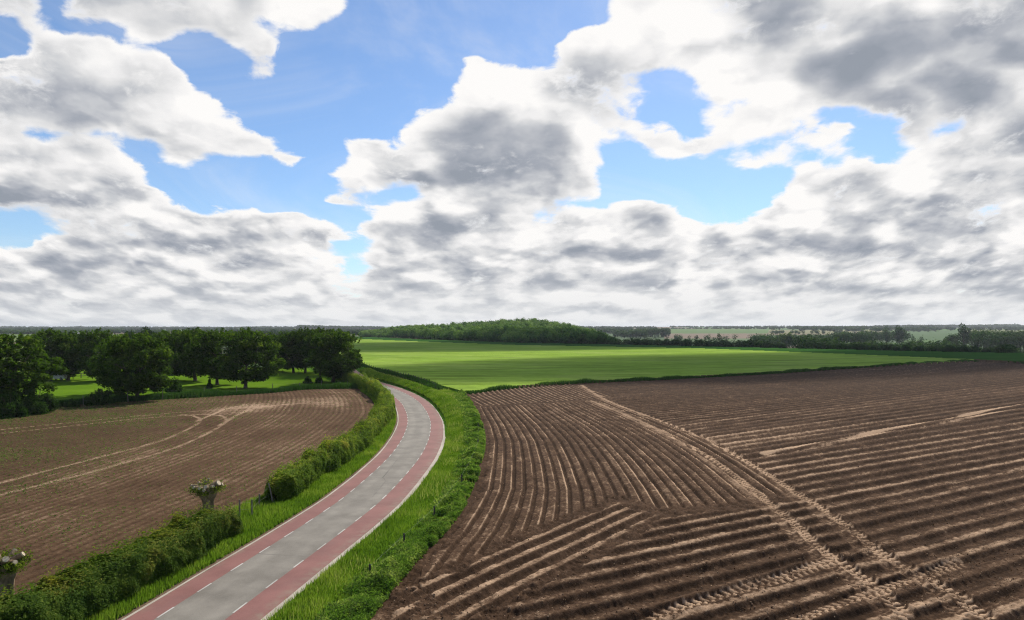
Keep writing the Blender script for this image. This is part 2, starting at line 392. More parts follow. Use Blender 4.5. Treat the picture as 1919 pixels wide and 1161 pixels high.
# ragged headlands where the ridges end
for ln, wd in ((GL([(1090, 751), (905, 763)]), .9), (GL([(830, 1078), (1010, 995), (1165, 938)]), .45), (GL([(1165, 938), (1230, 966), (1400, 950), (1482, 932)]), .8), (GL([(1240, 968), (1200, 996), (1090, 1060), (1004, 1103)]), .35), (fr_edge, .8)):
    q, _, _ = pdist(fx, fy, ln); mess = np.maximum(mess, sst(wd * 1.5, wd * .5, q + 1.0 * (rag - .5)))
hh = hh * (1 - mess) + mess * .10; dr = dr * (1 - mess) + mess * .24
clod = fbm(fx / .34, fy / .34, 31, 4, .6); big = fbm(fx / 1.1, fy / 1.1, 33, 3)
clod2 = fbm(fx / .12, fy / .12, 37, 3, .6)
hh = hh + (clod - .5) * (.12 + .18 * mess) + (big - .5) * (.05 + .14 * mess) + (clod2 - .5) * .055
dr = dr + (clod - .5) * .45 + (big - .5) * .35 + (clod2 - .5) * .40
# tyre tracks with lugs
T3 = smooth_line(GL([(1180, 1185), (1222, 1162), (1350, 1122), (1425, 1100), (1500, 1077), (1540, 1060), (1590, 1046)]), 1.0)
T4 = smooth_line(GL([(1440, 1190), (1507, 1163), (1575, 1137), (1650, 1111), (1725, 1085), (1800, 1059)]), 1.0)
T5 = smooth_line(GL([(1780, 915), (1850, 895), (1919, 884), (2000, 870)]), 1.0)
for T, wd, st, y1 in ((T1, .36, 1.0, 75), (T2, .36, 1.0, 90), (T3, .38, 1.0, 99), (T4, .36, .9, 99), (T5, .3, .35, 99),
                      (offset_line(T1, .75), .30, .5, 40), (offset_line(T2, .75), .30, .5, 42)):
    q, s, sg = pdist(fx, fy, [tuple(p) for p in T][::2])
    edge = .16 * (fbm(fx / .8, fy / .8, 51, 2) - .5)
    mk = sst(wd + .10, wd - .06, q + edge) * st * (.60 + .40 * sst(.30, .60, fbm(fx / 1.5, fy / 1.5, 53, 3))) 
    lug = .5 + .5 * np.sin(2 * np.pi * (s / .46 + np.where(sg > 0, .5, 0)) + q * 5.5); lug = sst(.30, .75, lug + .5 * (fbm(fx / .5, fy / .5, 54, 3) - .5))
    lugf = np.where(fy < y1, lug, .6)
    hh = hh * (1 - mk) + mk * (.03 + .085 * lugf + .03 * (clod - .5)); dr = dr * (1 - mk) + mk * (.36 + .62 * lugf + .2 * (clod - .5))
    rim = np.exp(-((q - wd - .16) / .11) ** 2) * st; hh = hh + .05 * rim * (fy < 70)
# pale far streaks beside the wheelings of earlier passes
for ln, wd, am in ((GL([(1430, 853), (1560, 827), (1690, 802), (1919, 757), (2100, 722)]), .26, .8), (GL([(1440, 858), (1560, 833), (1690, 808), (1919, 765), (2100, 730)]), .20, .55)):
    q, s, _ = pdist(fx, fy, ln); dr = dr + am * sst(wd + .18, wd - .08, q) * (.4 + fbm(s / 3, s * 0, 3, 2))
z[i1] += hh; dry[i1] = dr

# ---- tilled field on the left, rows of seedlings following the hedge
i2 = np.where(reg == 2)[0]; lx, ly = x[i2], y[i2]
row_pl = [(-62, -40)] + [(-22.5 - .0 , 6)] + [(px_, py_) for px_, py_ in (inner_edge[:4] + inner_edge[4::4]) if py_ > 18]
rq, rs, rsgn = pdist(lx, ly, row_pl)
wob2 = .12 * (fbm(lx / 2.5, ly / 2.5, 22, 3) - .5)
pr = rq / .75 + wob2; kr = np.floor(pr)
rr = ridge(pr, .25, .95)
c2 = fbm(lx / .3, ly / .3, 35, 4, .6); b2 = fbm(lx / 7., ly / 7., 36, 4)
nearhedge = sst(34, 12, rq)
hL = rr * .04 + (c2 - .5) * .06
dL = .26 + (.05 + .13 * nearhedge) * rr * (.5 + _hash(kr, kr * 0, 3)) + (c2 - .5) * .35 + (b2 - .5) * .4
TL = [[(-120, 935), (0, 905), (110, 876), (220, 848), (300, 826), (352, 804), (374, 791), (375, 784), (362, 778.5), (335, 775.5)],
      [(-120, 962), (0, 927), (150, 890), (250, 862), (330, 838), (400, 806), (440, 780), (480, 764), (540, 757)],
      [(-120, 816), (0, 805), (150, 790), (260, 779), (330, 773), (400, 768), (470, 763), (560, 756), (640, 753)],
      [(-120, 826), (0, 812), (150, 796), (260, 784), (330, 779), (380, 776), (412, 778), (425, 786), (410, 798)],
      [(368, 789), (400, 775.5), (427, 765), (462, 758)]]
for pl in TL:
    q, s, sg = pdist(lx, ly, [tuple(p) for p in smooth_line(GL(pl), 2.5)])
    mk = sst(.34, .16, q + .12 * (c2 - .5)) * (.55 + .45 * sst(.3, .55, fbm(s / 3., s * 0, 13, 2)))
    lug = .5 + .5 * np.sin(2 * np.pi * s / .5 + q * 5)
    hL = hL * (1 - mk) + mk * (-.02 + .02 * lug); dL = dL * (1 - mk) + mk * (.64 + .18 * lug)
for cpx, rad, am in (((455, 766), 6.5, .38), ((600, 750), 7, .22), ((500, 757), 5, .2), ((620, 758), 4, .25)):
    cx_, cy_ = G(*cpx); q = np.hypot((lx - cx_), (ly - cy_) * .7); dL = dL + am * sst(rad, rad * .3, q + 5 * (b2 - .5)) * (.3 + 1.2 * c2)
z[i2] += hL; dry[i2] = dL
gr2 = sst(14, 42, rq) * (.35 + .75 * b2); green[i2] = gr2 * .6

# ---- far farmland colours, field by field
i6 = np.where((reg == 6) | (reg == 5) | (reg == 0))[0]
colr[:] = (.075, .14, .035)
pxv = CX + F * x / y; pyv = HY + F * (H - z) / y
ff = fbm(x / 260., y / 420., 91, 3)
fc = np.array([(.050, .115, .028), (.070, .145, .032), (.10, .15, .045), (.15, .115, .075), (.042, .09, .025), (.13, .15, .05)])
cell = (np.floor(x / 330. + .6 * vnoise(x / 500, y / 500, 2)) * 7 + np.floor(y / np.maximum(240., y * .16) + .5 * vnoise(x / 600, y / 600, 6)) * 13).astype(int)
pick = (_hash(cell.astype(float), cell.astype(float) * 0 + 3, 77) * 5.99).astype(int)
mf = (reg == 6)
colr[mf] = fc[pick[mf]] * (.85 + .3 * ff[mf])[:, None]
def patch(pts, c):
    m = mf & in_poly(pxv, pyv, pts); colr[m] = np.array(c) * (.66 + .22 * ff[m])[:, None]
patch([(1252, 616), (1445, 616.5), (1437, 624.5), (1252, 624.5)], (.10, .19, .045))
patch([(1245, 624.5), (1420, 624.5), (1405, 634), (1245, 634)], (.23, .165, .115))
patch([(1240, 634), (1500, 634), (1500, 640), (1240, 640)], (.09, .16, .05))
patch([(1445, 637), (1497, 637), (1497, 655), (1445, 655)], (.155, .12, .09))
patch([(1440, 618), (1660, 618), (1660, 625), (1440, 625)], (.24, .23, .11))
patch([(1600, 622), (1700, 622), (1690, 632), (1600, 632)], (.15, .105, .075))
patch([(1690, 615.5), (1800, 615.5), (1800, 637), (1690, 637)], (.055, .13, .03))
patch([(1690, 615.5), (1800, 615.5), (1800, 618.5), (1690, 618.5)], (.09, .22, .035))
patch([(1555, 632), (1680, 632), (1690, 642), (1555, 642)], (.06, .115, .05))
patch([(1760, 637), (2400, 640), (2400, 672), (1740, 655)], (.055, .11, .045))
patch([(-500, 626), (660, 626), (660, 632), (-500, 634)], (.13, .20, .05))
patch([(-500, 634), (640, 632), (640, 638), (-500, 640)], (.17, .22, .06))
patch([(-500, 640), (300, 640), (300, 645), (-500, 646)], (.16, .115, .08))
patch([(500, 630.5), (665, 630.5), (660, 637), (500, 637)], (.24, .26, .10))
patch([(515, 614.5), (560, 614.5), (556, 620), (517, 620)], (.25, .22, .11))
patch([(655, 626), (760, 629), (760, 637), (640, 636)], (.16, .20, .07))
M['farmland'] = None
m_, nt_, out_ = new_mat('farmland_fields'); b_ = NB(nt_)
c_ = b_.mix(b_.m('MULTIPLY', b_.noise(b_.pos(), .03, 5, .6), .6), b_.attr('fieldcol', True), b_.mix(1, b_.attr('fieldcol', True), (.62, .66, .6), 'MULTIPLY'))
nt_.links.new(b_.bsdf(c_, .95, b_.bump(b_.noise(b_.pos(), .4, 4), .4, .7), .1), out_.inputs[0]); M['farmland'] = m_

# ---- cells -> one object per field
qi = (np.arange(nr - 1)[:, None] * nc + np.arange(nc - 1)[None, :]).ravel()
quads = np.stack([qi, qi + 1, qi + nc + 1, qi + nc], 1)
P = np.stack([x, y, z], 1)
qreg = np.maximum.reduce([np.where(reg[quads[:, 0]] == k, k, 0) for k in range(7)])
def cut(k, name, mat, attrs=()):
    q = quads[qreg == k]; used = np.unique(q); remap = np.full(len(P), -1, np.int32); remap[used] = np.arange(len(used))
    at = {}
    if 'dry' in attrs: at['dry'] = ('POINT', dry[used])
    if 'green' in attrs: at['green'] = ('POINT', green[used])
    if 'fieldcol' in attrs: at['fieldcol'] = ('POINT', colr[used])
    o = mesh_np(name, P[used], remap[q], mat, attrs=at, smooth=True); return tag(o, kind='structure')
cut(0, 'grass_verge', M['verge'])
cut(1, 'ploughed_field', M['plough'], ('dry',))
cut(2, 'tilled_field', M['tilled'], ('dry', 'green'))
cut(3, 'pasture', M['pasture'])
cut(4, 'wheat_field', M['wheat'])
cut(5, 'green_crop_field', M['darkcrop'])
cut(6, 'farmland', M['farmland'], ('fieldcol',))
# the wide ground under and around it all, out to the horizon
rad = np.concatenate([[0.0], np.geomspace(10, 24000, 60)]); an = np.linspace(0, 2 * np.pi, 73)[:-1]
RR, AA = np.meshgrid(rad, an, indexing='ij'); gx = (RR * np.sin(AA)).ravel(); gy = (RR * np.cos(AA)).ravel()
front = (gy > 15) & (np.abs(gx) < gy * 1.16)
gz = np.where(gy > 0, terr(gx, np.maximum(gy, 1)), 0) - np.where(front, 2.5 + .0008 * RR.ravel(), .12)
na = len(an); gi = np.arange(len(rad) - 1)[:, None] * na; gj = np.arange(na)[None, :]
gq = np.stack([(gi + gj).ravel(), (gi + (gj + 1) % na).ravel(), (gi + na + (gj + 1) % na).ravel(), (gi + na + gj).ravel()], 1)
gq = gq[na:]
tag(mesh_np('ground', np.stack([gx, gy, gz], 1), gq[:, ::-1], M['pasture'], smooth=True), kind='structure')

def zat(px_, py_):
    a = np.atleast_1d(np.asarray(px_, float)); c = np.atleast_1d(np.asarray(py_, float))
    return terr(a, c) + bank(a, c)
def z1(a, c): return float(zat(a, c)[0])

# ------------------------------------------------------------------ road
def strip(name, o0, o1, lift, mat, cross=6, wig=0.0, seed=0):
    pl = np.array(ROADC); n = len(pl); offs = np.linspace(o0, o1, cross); V = []
    for j, o_ in enumerate(offs):
        w = wig * (fbm(np.arange(n) / 9.0, np.zeros(n), seed + j, 3) - .5) * (1 if j in (0, cross - 1) else 0)
        q = offset_line(pl, 0) + (offset_line(pl, 1) - pl) * (o_ + w)[:, None]
        V.append(np.concatenate([q, (terr(q[:, 0], q[:, 1]) + lift)[:, None]], 1))
    lat = np.repeat(offs[None, :], n, 0).ravel()
    V = np.stack(V, 1).reshape(-1, 3); i = (np.arange(n - 1)[:, None] * cross + np.arange(cross - 1)[None, :]).ravel()
    return tag(mesh_np(name, V, np.stack([i, i + 1, i + cross + 1, i + cross], 1), mat, smooth=True, attrs={'lat': ('POINT', lat), 'dry': ('POINT', lat * 0 + .4)}), kind='structure')
def road_mat(name, c1, c2, speck, wear=None):
    m, nt, out = new_mat(name); b = NB(nt); p = b.pos()
    n1 = b.noise(p, .5, 4); n2 = b.noise(p, 45, 2, .7); n3 = b.noise(p, 6, 4, .6)
    c = b.mix(b.sst(.3, .7, n1), c1, c2)
    c = b.mix(b.m('MULTIPLY', b.sst(.52, .75, n2), .55), c, speck)
    c = b.mix(b.m('MULTIPLY', b.sst(.55, .75, n3), .30), c, tuple(v * .6 for v in c1))
    if wear:                                                # wheel tracks polished pale, a few tar-sealed cracks and patches
        la = b.m('ABSOLUTE', b.attr('lat')); wt = b.m('MULTIPLY', b.sst(.55, .10, b.m('ABSOLUTE', b.m('SUBTRACT', la, .78))), b.sst(.3, .7, b.noise(p, .8, 4)))
        c = b.mix(b.m('MULTIPLY', wt, .22), c, speck)
        vr = b.n('ShaderNodeTexVoronoi', feature='DISTANCE_TO_EDGE'); b.put(vr.inputs['Vector'], b.mix(.35, p, b.n('ShaderNodeTexNoise').outputs['Color'])); vr.inputs['Scale'].default_value = .16
        c = b.mix(b.m('MULTIPLY', b.m('MULTIPLY', b.m('LESS_THAN', vr.outputs['Distance'], .004), b.sst(.45, .6, b.noise(p, .1, 2))), .55), c, (.05, .046, .04))
    if 'red' in name:                                       # mud and dust washed onto the outer edge
        la = b.m('ABSOLUTE', b.attr('lat')); dirt = b.m('MULTIPLY', b.sst(2.15, 2.75, la), b.sst(.38, .68, b.noise(p, 1.6, 5, .65)))
        c = b.mix(b.m('MULTIPLY', dirt, .65), c, (.21, .165, .12)); c = b.mix(b.m('MULTIPLY', b.sst(.5, .72, b.noise(p, .35, 5, .6)), .35), c, (.15, .085, .075))
    nt.links.new(b.bsdf(c, .8, b.bump(n2, .006, .6), .3), out.inputs[0]); return m
M['asphalt'] = road_mat('grey_asphalt', (.125, .112, .092), (.185, .168, .140), (.36, .33, .28), True)
M['redasphalt'] = road_mat('red_asphalt', (.165, .066, .056), (.215, .090, .077), (.29, .16, .135))
M['concrete'] = road_mat('pale_concrete', (.29, .25, .20), (.40, .355, .29), (.50, .46, .39))
M['paint'] = road_mat('worn_white_paint', (.29, .28, .25), (.44, .43, .39), (.52, .51, .47))
M['dirt'] = soil_mat('edge_dirt', (.07, .048, .032), (.16, .11, .075), (.32, .25, .18))
strip('road', -1.45, 1.45, .004, M['asphalt'], 5)
strip('red_cycle_lane', -2.62, -1.45, .006, M['redasphalt'], 3)
strip('red_cycle_lane', 1.45, 2.92, .006, M['redasphalt'], 3)
strip('concrete_road_edge', -2.76, -2.62, .010, M['concrete'], 2, .05, 3)
strip('concrete_road_edge', 2.92, 3.24, .010, M['concrete'], 2, .10, 9)
strip('dirt_shoulder', -3.15, -2.75, -.012, M['dirt'], 3, .35, 13)
strip('dirt_shoulder', 3.18, 3.75, -.012, M['dirt'], 3, .50, 19)
# dashed lane lines
pl = np.array(ROADC); seg = np.hypot(*np.diff(pl, axis=0).T); acc = np.concatenate([[0], np.cumsum(seg)])
def on_road(s, o_):
    px_ = np.interp(s, acc, pl[:, 0]); py_ = np.interp(s, acc, pl[:, 1]); e = .3
    tx = np.interp(s + e, acc, pl[:, 0]) - np.interp(s - e, acc, pl[:, 0]); ty = np.interp(s + e, acc, pl[:, 1]) - np.interp(s - e, acc, pl[:, 1])
    L = np.hypot(tx, ty); return px_ + ty / L * o_, py_ - tx / L * o_
V = []; Q = []
for side, ph in ((-1.42, .3), (1.42, 1.2)):
    s = ph
    while s < acc[-1] - 3:
        for k in range(3):
            for w in (-.043, .043):
                a, c = on_road(s + k * .55, side + w); V.append((a, c, z1(a, c) + .0125))
        b0 = len(V) - 6; Q += [(b0, b0 + 1, b0 + 3, b0 + 2), (b0 + 2, b0 + 3, b0 + 5, b0 + 4)]; s += 2.75
tag(mesh_np('road_markings', V, Q, M['paint']), kind='structure')

# ------------------------------------------------------------------ leaf clouds
def rand_unit(n):
    v = rng.normal(size=(n, 3)); return v / np.linalg.norm(v, axis=1)[:, None]
def leaves(C, size, up=.35, aspect=1.7, normal=None, tint=None, fold=True):
    """leaf-shaped quads at the centres C"""
    n = len(C); N = rand_unit(n)
    if normal is not None: N = N * .75 + normal
    N[:, 2] += up; N /= np.linalg.norm(N, axis=1)[:, None]
    T = np.cross(N, rand_unit(n)); T /= np.linalg.norm(T, axis=1)[:, None] + 1e-9
    B = np.cross(N, T); s = np.asarray(size) * (.65 + .7 * rng.random(n)); s = s[:, None]
    V = np.stack([C - T * s * aspect * .5, C + B * s * .42 + N * s * .12, C + T * s * aspect * .5, C - B * s * .42 + N * s * .12], 1).reshape(-1, 3)
    q = np.arange(n * 4).reshape(-1, 4)
    t = rng.random(n) if tint is None else clamp(tint + .35 * (rng.random(n) - .5), 0, 1)
    return V, q, {'tint': ('FACE', t)}
def blades(bx, by, bz, hgt, wid, lean=.35, tint=None):
    n = len(bx); a = rng.random(n) * 2 * np.pi; l = rng.random(n) * lean * hgt; b = rng.random(n) * 2 * np.pi
    dx, dy = np.cos(a) * wid, np.sin(a) * wid
    v0 = np.stack([bx - dx, by - dy, bz - .03], 1); v1 = np.stack([bx + dx, by + dy, bz - .03], 1)
    v2 = np.stack([bx + np.cos(b) * l, by + np.sin(b) * l, bz + hgt], 1)
    V = np.stack([v0, v1, v2], 1).reshape(-1, 3); t = rng.random(n) if tint is None else clamp(tint + .4 * (rng.random(n) - .5), 0, 1)
    return V, np.arange(3 * n).reshape(-1, 3), {'tint': ('FACE', t)}

# ------------------------------------------------------------------ hedges
def hedge(name, base, wid, hgt, n, leaf, label, ragged=.35, gap_fn=None, seed=0):
    pl = np.array(base); seg = np.hypot(*np.diff(pl, axis=0).T); ac = np.concatenate([[0], np.cumsum(seg)])
    s = rng.random(n) * ac[-1]
    if gap_fn is not None:                                    # denser where it stands nearer to the road end
        s = ac[-1] * rng.random(n) ** gap_fn
    X0 = np.interp(s, ac, pl[:, 0]); Y0 = np.interp(s, ac, pl[:, 1])
    T = np.gradient(pl, axis=0); T /= np.linalg.norm(T, axis=1)[:, None]
    tx = np.interp(s, ac, T[:, 0]); ty = np.interp(s, ac, T[:, 1])
    ang = rng.random(n) * np.pi * 1.16 - .08 * np.pi             # around the cross-section
    rough = fbm(s / 1.1, ang * 1.3, 61 + seed, 3); lump = fbm(s / 2.6, ang * .9, 62 + seed, 2)
    rr_ = (.80 + .55 * (rough - .5) * 2 * ragged + .5 * (lump - .5)) * (1 - .42 * rng.random(n) ** 2.2)
    H_ = (hgt + .7 * sst(100, 125, Y0)) * (.92 + .5 * (fbm(s / 1.9, s * 0, 63 + seed, 3) - .45)); W_ = wid * .5 * (.92 + .42 * (fbm(s / 1.7 + np.sign(np.cos(ang)) * 31, s * 0 + 4, 64 + seed, 3) - .45))
    end = np.minimum(sst(0, 1.2, s), sst(0, 1.2, ac[-1] - s)); H_ = H_ * (.45 + .55 * end) * (1 - .16 * sst(4.5, 1.5, ac[-1] - s) * (hgt < 2)); W_ = W_ * (.5 + .5 * end)
    ex = np.sign(np.cos(ang)) * np.abs(np.cos(ang)) ** .55; ez = np.sign(np.sin(ang)) * np.abs(np.sin(ang)) ** .6
    lat = ex * rr_ * W_; zz = clamp(ez, -.1, 1) * rr_ * H_
    # shoots sticking out of the top
    sh = rng.random(n) < .10; zz = zz + np.where(sh & (ez > .6), rng.random(n) * .48 * hgt / 1.9, 0)
    C = np.stack([X0 + ty * lat, Y0 - tx * lat, zat(X0, Y0) + np.maximum(zz, .05)], 1)
    nrm = np.stack([ty * ex, -tx * ex, np.maximum(ez, 0)], 1) * 1.0
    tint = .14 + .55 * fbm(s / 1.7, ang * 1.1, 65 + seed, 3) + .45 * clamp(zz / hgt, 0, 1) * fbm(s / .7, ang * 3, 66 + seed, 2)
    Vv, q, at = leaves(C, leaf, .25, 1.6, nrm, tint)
    root = empty(name, (float(pl[len(pl) // 2, 0]), float(pl[len(pl) // 2, 1]), 0.0))
    Vv = Vv - np.array(root.location)
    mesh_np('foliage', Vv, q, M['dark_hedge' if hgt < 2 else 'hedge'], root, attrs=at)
    # woody core: stems and twigs
    mb = MB(); k = int(ac[-1] / .45)
    for i in range(k):
        ss = (i + random.random()) * ac[-1] / k; ax_, ay_ = float(np.interp(ss, ac, pl[:, 0])), float(np.interp(ss, ac, pl[:, 1]))
        ax_ -= root.location.x; ay_ -= root.location.y; jx, jy = random.gauss(0, .18), random.gauss(0, .18); hh_ = hgt * random.uniform(.55, .85)
        zb = z1(ax_ + root.location.x, ay_ + root.location.y)
        mb.tube([(ax_, ay_, zb - .1), (ax_ + jx * .4, ay_ + jy * .4, zb + hh_ * .5), (ax_ + jx * 1.6, ay_ + jy * 1.6, zb + hh_)], [.035, .025, .01], 5)
    tag(mb.build('stems', M['bark'], root), kind='stuff')
    tag(root, label, 'hedge', 'roadside hedges'); return root
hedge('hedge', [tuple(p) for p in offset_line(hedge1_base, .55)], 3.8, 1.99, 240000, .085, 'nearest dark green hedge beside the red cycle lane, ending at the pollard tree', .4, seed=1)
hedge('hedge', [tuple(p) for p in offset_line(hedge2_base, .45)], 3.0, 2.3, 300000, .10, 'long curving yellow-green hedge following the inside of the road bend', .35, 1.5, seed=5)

# ------------------------------------------------------------------ verge grass
def road_off(n, s0, s1, o0, o1, power=1.0):
    s = s0 + (s1 - s0) * rng.random(n) ** power; o_ = o0 + (o1 - o0) * rng.random(n)
    a, c = on_road(s, o_); return a, c, s, o_
s_of_y = lambda yy: float(np.interp(yy, pl[:, 1], acc))
def keep_out(a, c):
    return ~in_poly(a, c, field_r) & ~in_poly(a, c, tilled_poly)
Vs, Qs, Ts, nb = [], [], [], 0
def put(Vq):
    global nb
    V, q, at = Vq; Vs.append(V); Qs.append(q + nb); Ts.append(at['tint'][1]); nb += len(V)
def flush(name, mat, label=None, **kw):
    global nb, Vs, Qs, Ts
    o = mesh_np(name, np.concatenate(Vs), np.concatenate(Qs), mat, attrs={'tint': ('FACE', np.concatenate(Ts))}); Vs, Qs, Ts, nb = [], [], [], 0
    tag(o, label, kind='stuff', **kw); return o
# right verge: mown part, then long grass towards the field
n = 330000; a, c, s, o_ = road_off(n, s_of_y(22), s_of_y(185), 3.35, 11.5, 1.35)
k = keep_out(a, c) & ~in_poly(a, c, wheat_poly); a, c, o_ = a[k], c[k], o_[k]
bare = (fbm(a / .8, c / .8, 73, 3) > .56) & (np.abs(o_ - 6.1 - .5 * np.sin(c / 6.)) < .42)
k = ~bare; a, c, o_ = a[k], c[k], o_[k]
lw = fbm(a / 2.2, c / 2.2, 74, 3); long_ = sst(85, 100, c) * sst(7.5, 6., o_)
hg = (.12 + .16 * lw) * (.7 + .6 * rng.random(len(a))) + .38 * long_ * lw + .10 * (o_ < 3.9)
put(blades(a, c, zat(a, c), hg, .016 + .00028 * c, .55, .30 + .65 * (lw - .15) - .10 * long_))
# left verge
n = 120000; a, c, s, o_ = road_off(n, s_of_y(20), s_of_y(140), -7.6, -2.95, 1.6)
k = keep_out(a, c); a, c, o_ = a[k], c[k], o_[k]
lw = fbm(a / 1.8, c / 1.8, 75, 3)
put(blades(a, c, zat(a, c), (.16 + .25 * lw) * (.7 + .6 * rng.random(len(a))), .016 + .0003 * c, .55, .2 + .65 * lw))
# paler seed heads and dry stems
n = 15000; a, c, s, o_ = road_off(n, s_of_y(22), s_of_y(185), 3.4, 11.5, 1.3); k = keep_out(a, c) & ~in_poly(a, c, wheat_poly) & (fbm(a / 3., c / 3., 83, 3) > .46); a, c = a[k], c[k]
V_, q_, at_ = blades(a, c, zat(a, c), .30 + .35 * rng.random(len(a)), .010 + .00022 * c, .5); at_['tint'] = ('FACE', np.full(len(a), 1.6)); put((V_, q_, at_))
flush('verge_grass', M['grass'], 'green grass growing on both verges beside the road', cat='grass')
# tall weeds along the ploughed field's edge
ed = smooth_line(fr_edge, .5); ed = np.array([p for p in ed if 20 < p[1] < 128]); es = np.concatenate([[0], np.cumsum(np.hypot(*np.diff(ed, axis=0).T))])
n = 230000; s = es[-1] * rng.random(n) ** 1.5; off = np.maximum(-rng.gamma(2.0, .34, n) + .25, -2.1 + .4 * rng.random(n))
edT = np.gradient(ed, axis=0); edT /= np.linalg.norm(edT, axis=1)[:, None]
a = np.interp(s, es, ed[:, 0]) + np.interp(s, es, edT[:, 1]) * off; c = np.interp(s, es, ed[:, 1]) - np.interp(s, es, edT[:, 0]) * off
cl = fbm(a / 1.5, c / 1.5, 76, 3); cl2 = fbm(a / .5, c / .5, 77, 2)
k = cl + .35 * cl2 > .48 + .12 * (off > 0); a, c, cl, cl2, off = a[k], c[k], cl[k], cl2[k], off[k]
tall = (.32 + 1.25 * clamp(cl - .3, 0, 1)) * np.exp(-np.abs(off + .55) * .5)
zz = zat(a, c) + tall * rng.random(len(a)) ** .6
put(leaves(np.stack([a, c, zz], 1), 0.042 + .0007 * c, .3, 3.0, None, -.12 + .75 * cl2 + .5 * cl)); 
flush('weeds', M['weeds'], 'leafy green weeds along the edge of the ploughed field', cat='weeds')
# long grass and weeds on the bank under the wheat field fence, and rough margins
fence_w = smooth_line([(-14.6, 131), (-17.5, 141), (-22, 153), (-27.5, 167), (-34, 180), (-40, 193), (-47, 208), (-54, 226)], 1.0)
fw = np.array(fence_w); fs = np.concatenate([[0], np.cumsum(np.hypot(*np.diff(fw, axis=0).T))])
n = 26000; s = fs[-1] * rng.random(n) ** 1.2; a = np.interp(s, fs, fw[:, 0]) + rng.normal(0, .55, n); c = np.interp(s, fs, fw[:, 1]) + rng.normal(0, .55, n)
lw = fbm(s / 3., s * 0, 78, 3); put(blades(a, c, zat(a, c) + .02, (.5 + .9 * lw) * (.6 + .6 * rng.random(n)), .06 + 0 * a, .3, .05 + .35 * lw))
pn = np.array(smooth_line(GL(PAST_NEAR), 1.0)); ps = np.concatenate([[0], np.cumsum(np.hypot(*np.diff(pn, axis=0).T))])
n = 60000; s = ps[-1] * rng.random(n); a = np.interp(s, ps, pn[:, 0]) + rng.normal(0, .3, n); c = np.interp(s, ps, pn[:, 1]) + rng.normal(.9, .8, n)
lw = fbm(s / 4., s * 0, 79, 3); put(blades(a, c, zat(a, c), (.35 + 1.0 * lw) * (.6 + .6 * rng.random(n)), .05 + 0 * a, .35, .05 + .5 * lw))
wm = np.array(smooth_line([G(872, 739)] + GL(FAR_R)[1:9], 2.0)); ws = np.concatenate([[0], np.cumsum(np.hypot(*np.diff(wm, axis=0).T))])
n = 60000; s = ws[-1] * rng.random(n); a = np.interp(s, ws, wm[:, 0]) + rng.normal(0, .25, n); c = np.interp(s, ws, wm[:, 1]) + rng.normal(0, .35, n)
lw = fbm(s / 5., s * 0, 80, 3); put(blades(a, c, zat(a, c), (.3 + .9 * lw) * (.6 + .6 * rng.random(n)), .07 + 0 * a, .3, .1 + .5 * lw))
flush('rough_grass', M['tallgrass'], 'rough long grass along the far field borders', cat='grass')
# seedlings in the tilled field
n = 190000
sp = CX + (-330 + 1040 * rng.random(n) - CX); yy = F * H / ((733 + 330 * rng.random(n) ** 1.1) - HY); sx = (sp - CX) / F * yy
k = in_poly(sx, yy, tilled_poly); sx, yy = sx[k], yy[k]
rq_, _, _ = pdist(sx, yy, row_pl); dens = fbm(sx / 7., yy / 7., 36, 4)
k = rng.random(len(sx)) < (.12 + .85 * sst(10, 40, rq_)) * (.25 + .75 * sst(.3, .6, dens)); sx, yy, rq_ = sx[k], yy[k], rq_[k]
put(leaves(np.stack([sx, yy, zat(sx, yy) + .07 + .03 * rng.random(len(sx))], 1), .045 + .0008 * yy, 1.5, 1.5)); flush('seedlings', M['seedling'], 'small green seedlings scattered over the brown tilled field', cat='seedlings')
# loose clods on the ploughed field
def blobs(C, size):
    base = np.array([(1, 0, 0), (-1, 0, 0), (0, 1, 0), (0, -1, 0), (0, 0, 1), (0, 0, -1)], float)
    fc_ = np.array([(0, 2, 4), (2, 1, 4), (1, 3, 4), (3, 0, 4), (2, 0, 5), (1, 2, 5), (3, 1, 5), (0, 3, 5)])
    n = len(C); Vv = C[:, None, :] + base[None] * size[:, None, None] * (.55 + .8 * rng.random((n, 6, 1))) + rng.normal(0, .18, (n, 6, 3)) * size[:, None, None]
    return Vv.reshape(-1, 3), (np.arange(n)[:, None, None] * 6 + fc_[None]).reshape(-1, 3)
n = 30000; sp = 640 + 1500 * rng.random(n); yy = F * H / (790 + 520 * rng.random(n) - HY); sx = (sp - CX) / F * yy
k = in_poly(sx, yy, field_r) & (fbm(sx / 2., yy / 2., 81, 2) + .3 * rng.random(n) > .6); sx, yy = sx[k], yy[k]
# heights are read off the ground sheet
def sheet_z(a, c):
    j = clamp(np.round((a / c - Ss[0]) / (Ss[1] - Ss[0])), 0, nc - 1).astype(int); i = clamp(np.searchsorted(Ys, c), 0, nr - 1)
    return z[i * nc + j]
sz = .012 + .034 * rng.random(len(sx)) ** 3
Vv, q = blobs(np.stack([sx, yy, sheet_z(sx, yy) + sz * .3], 1), sz)
tag(mesh_np('soil_clods', Vv, q, M['plough'], attrs={'dry': ('POINT', np.repeat(.25 + .75 * rng.random(len(sx)), 6))}), 'loose brown soil clods on the ploughed field', 'soil clods', kind='stuff')

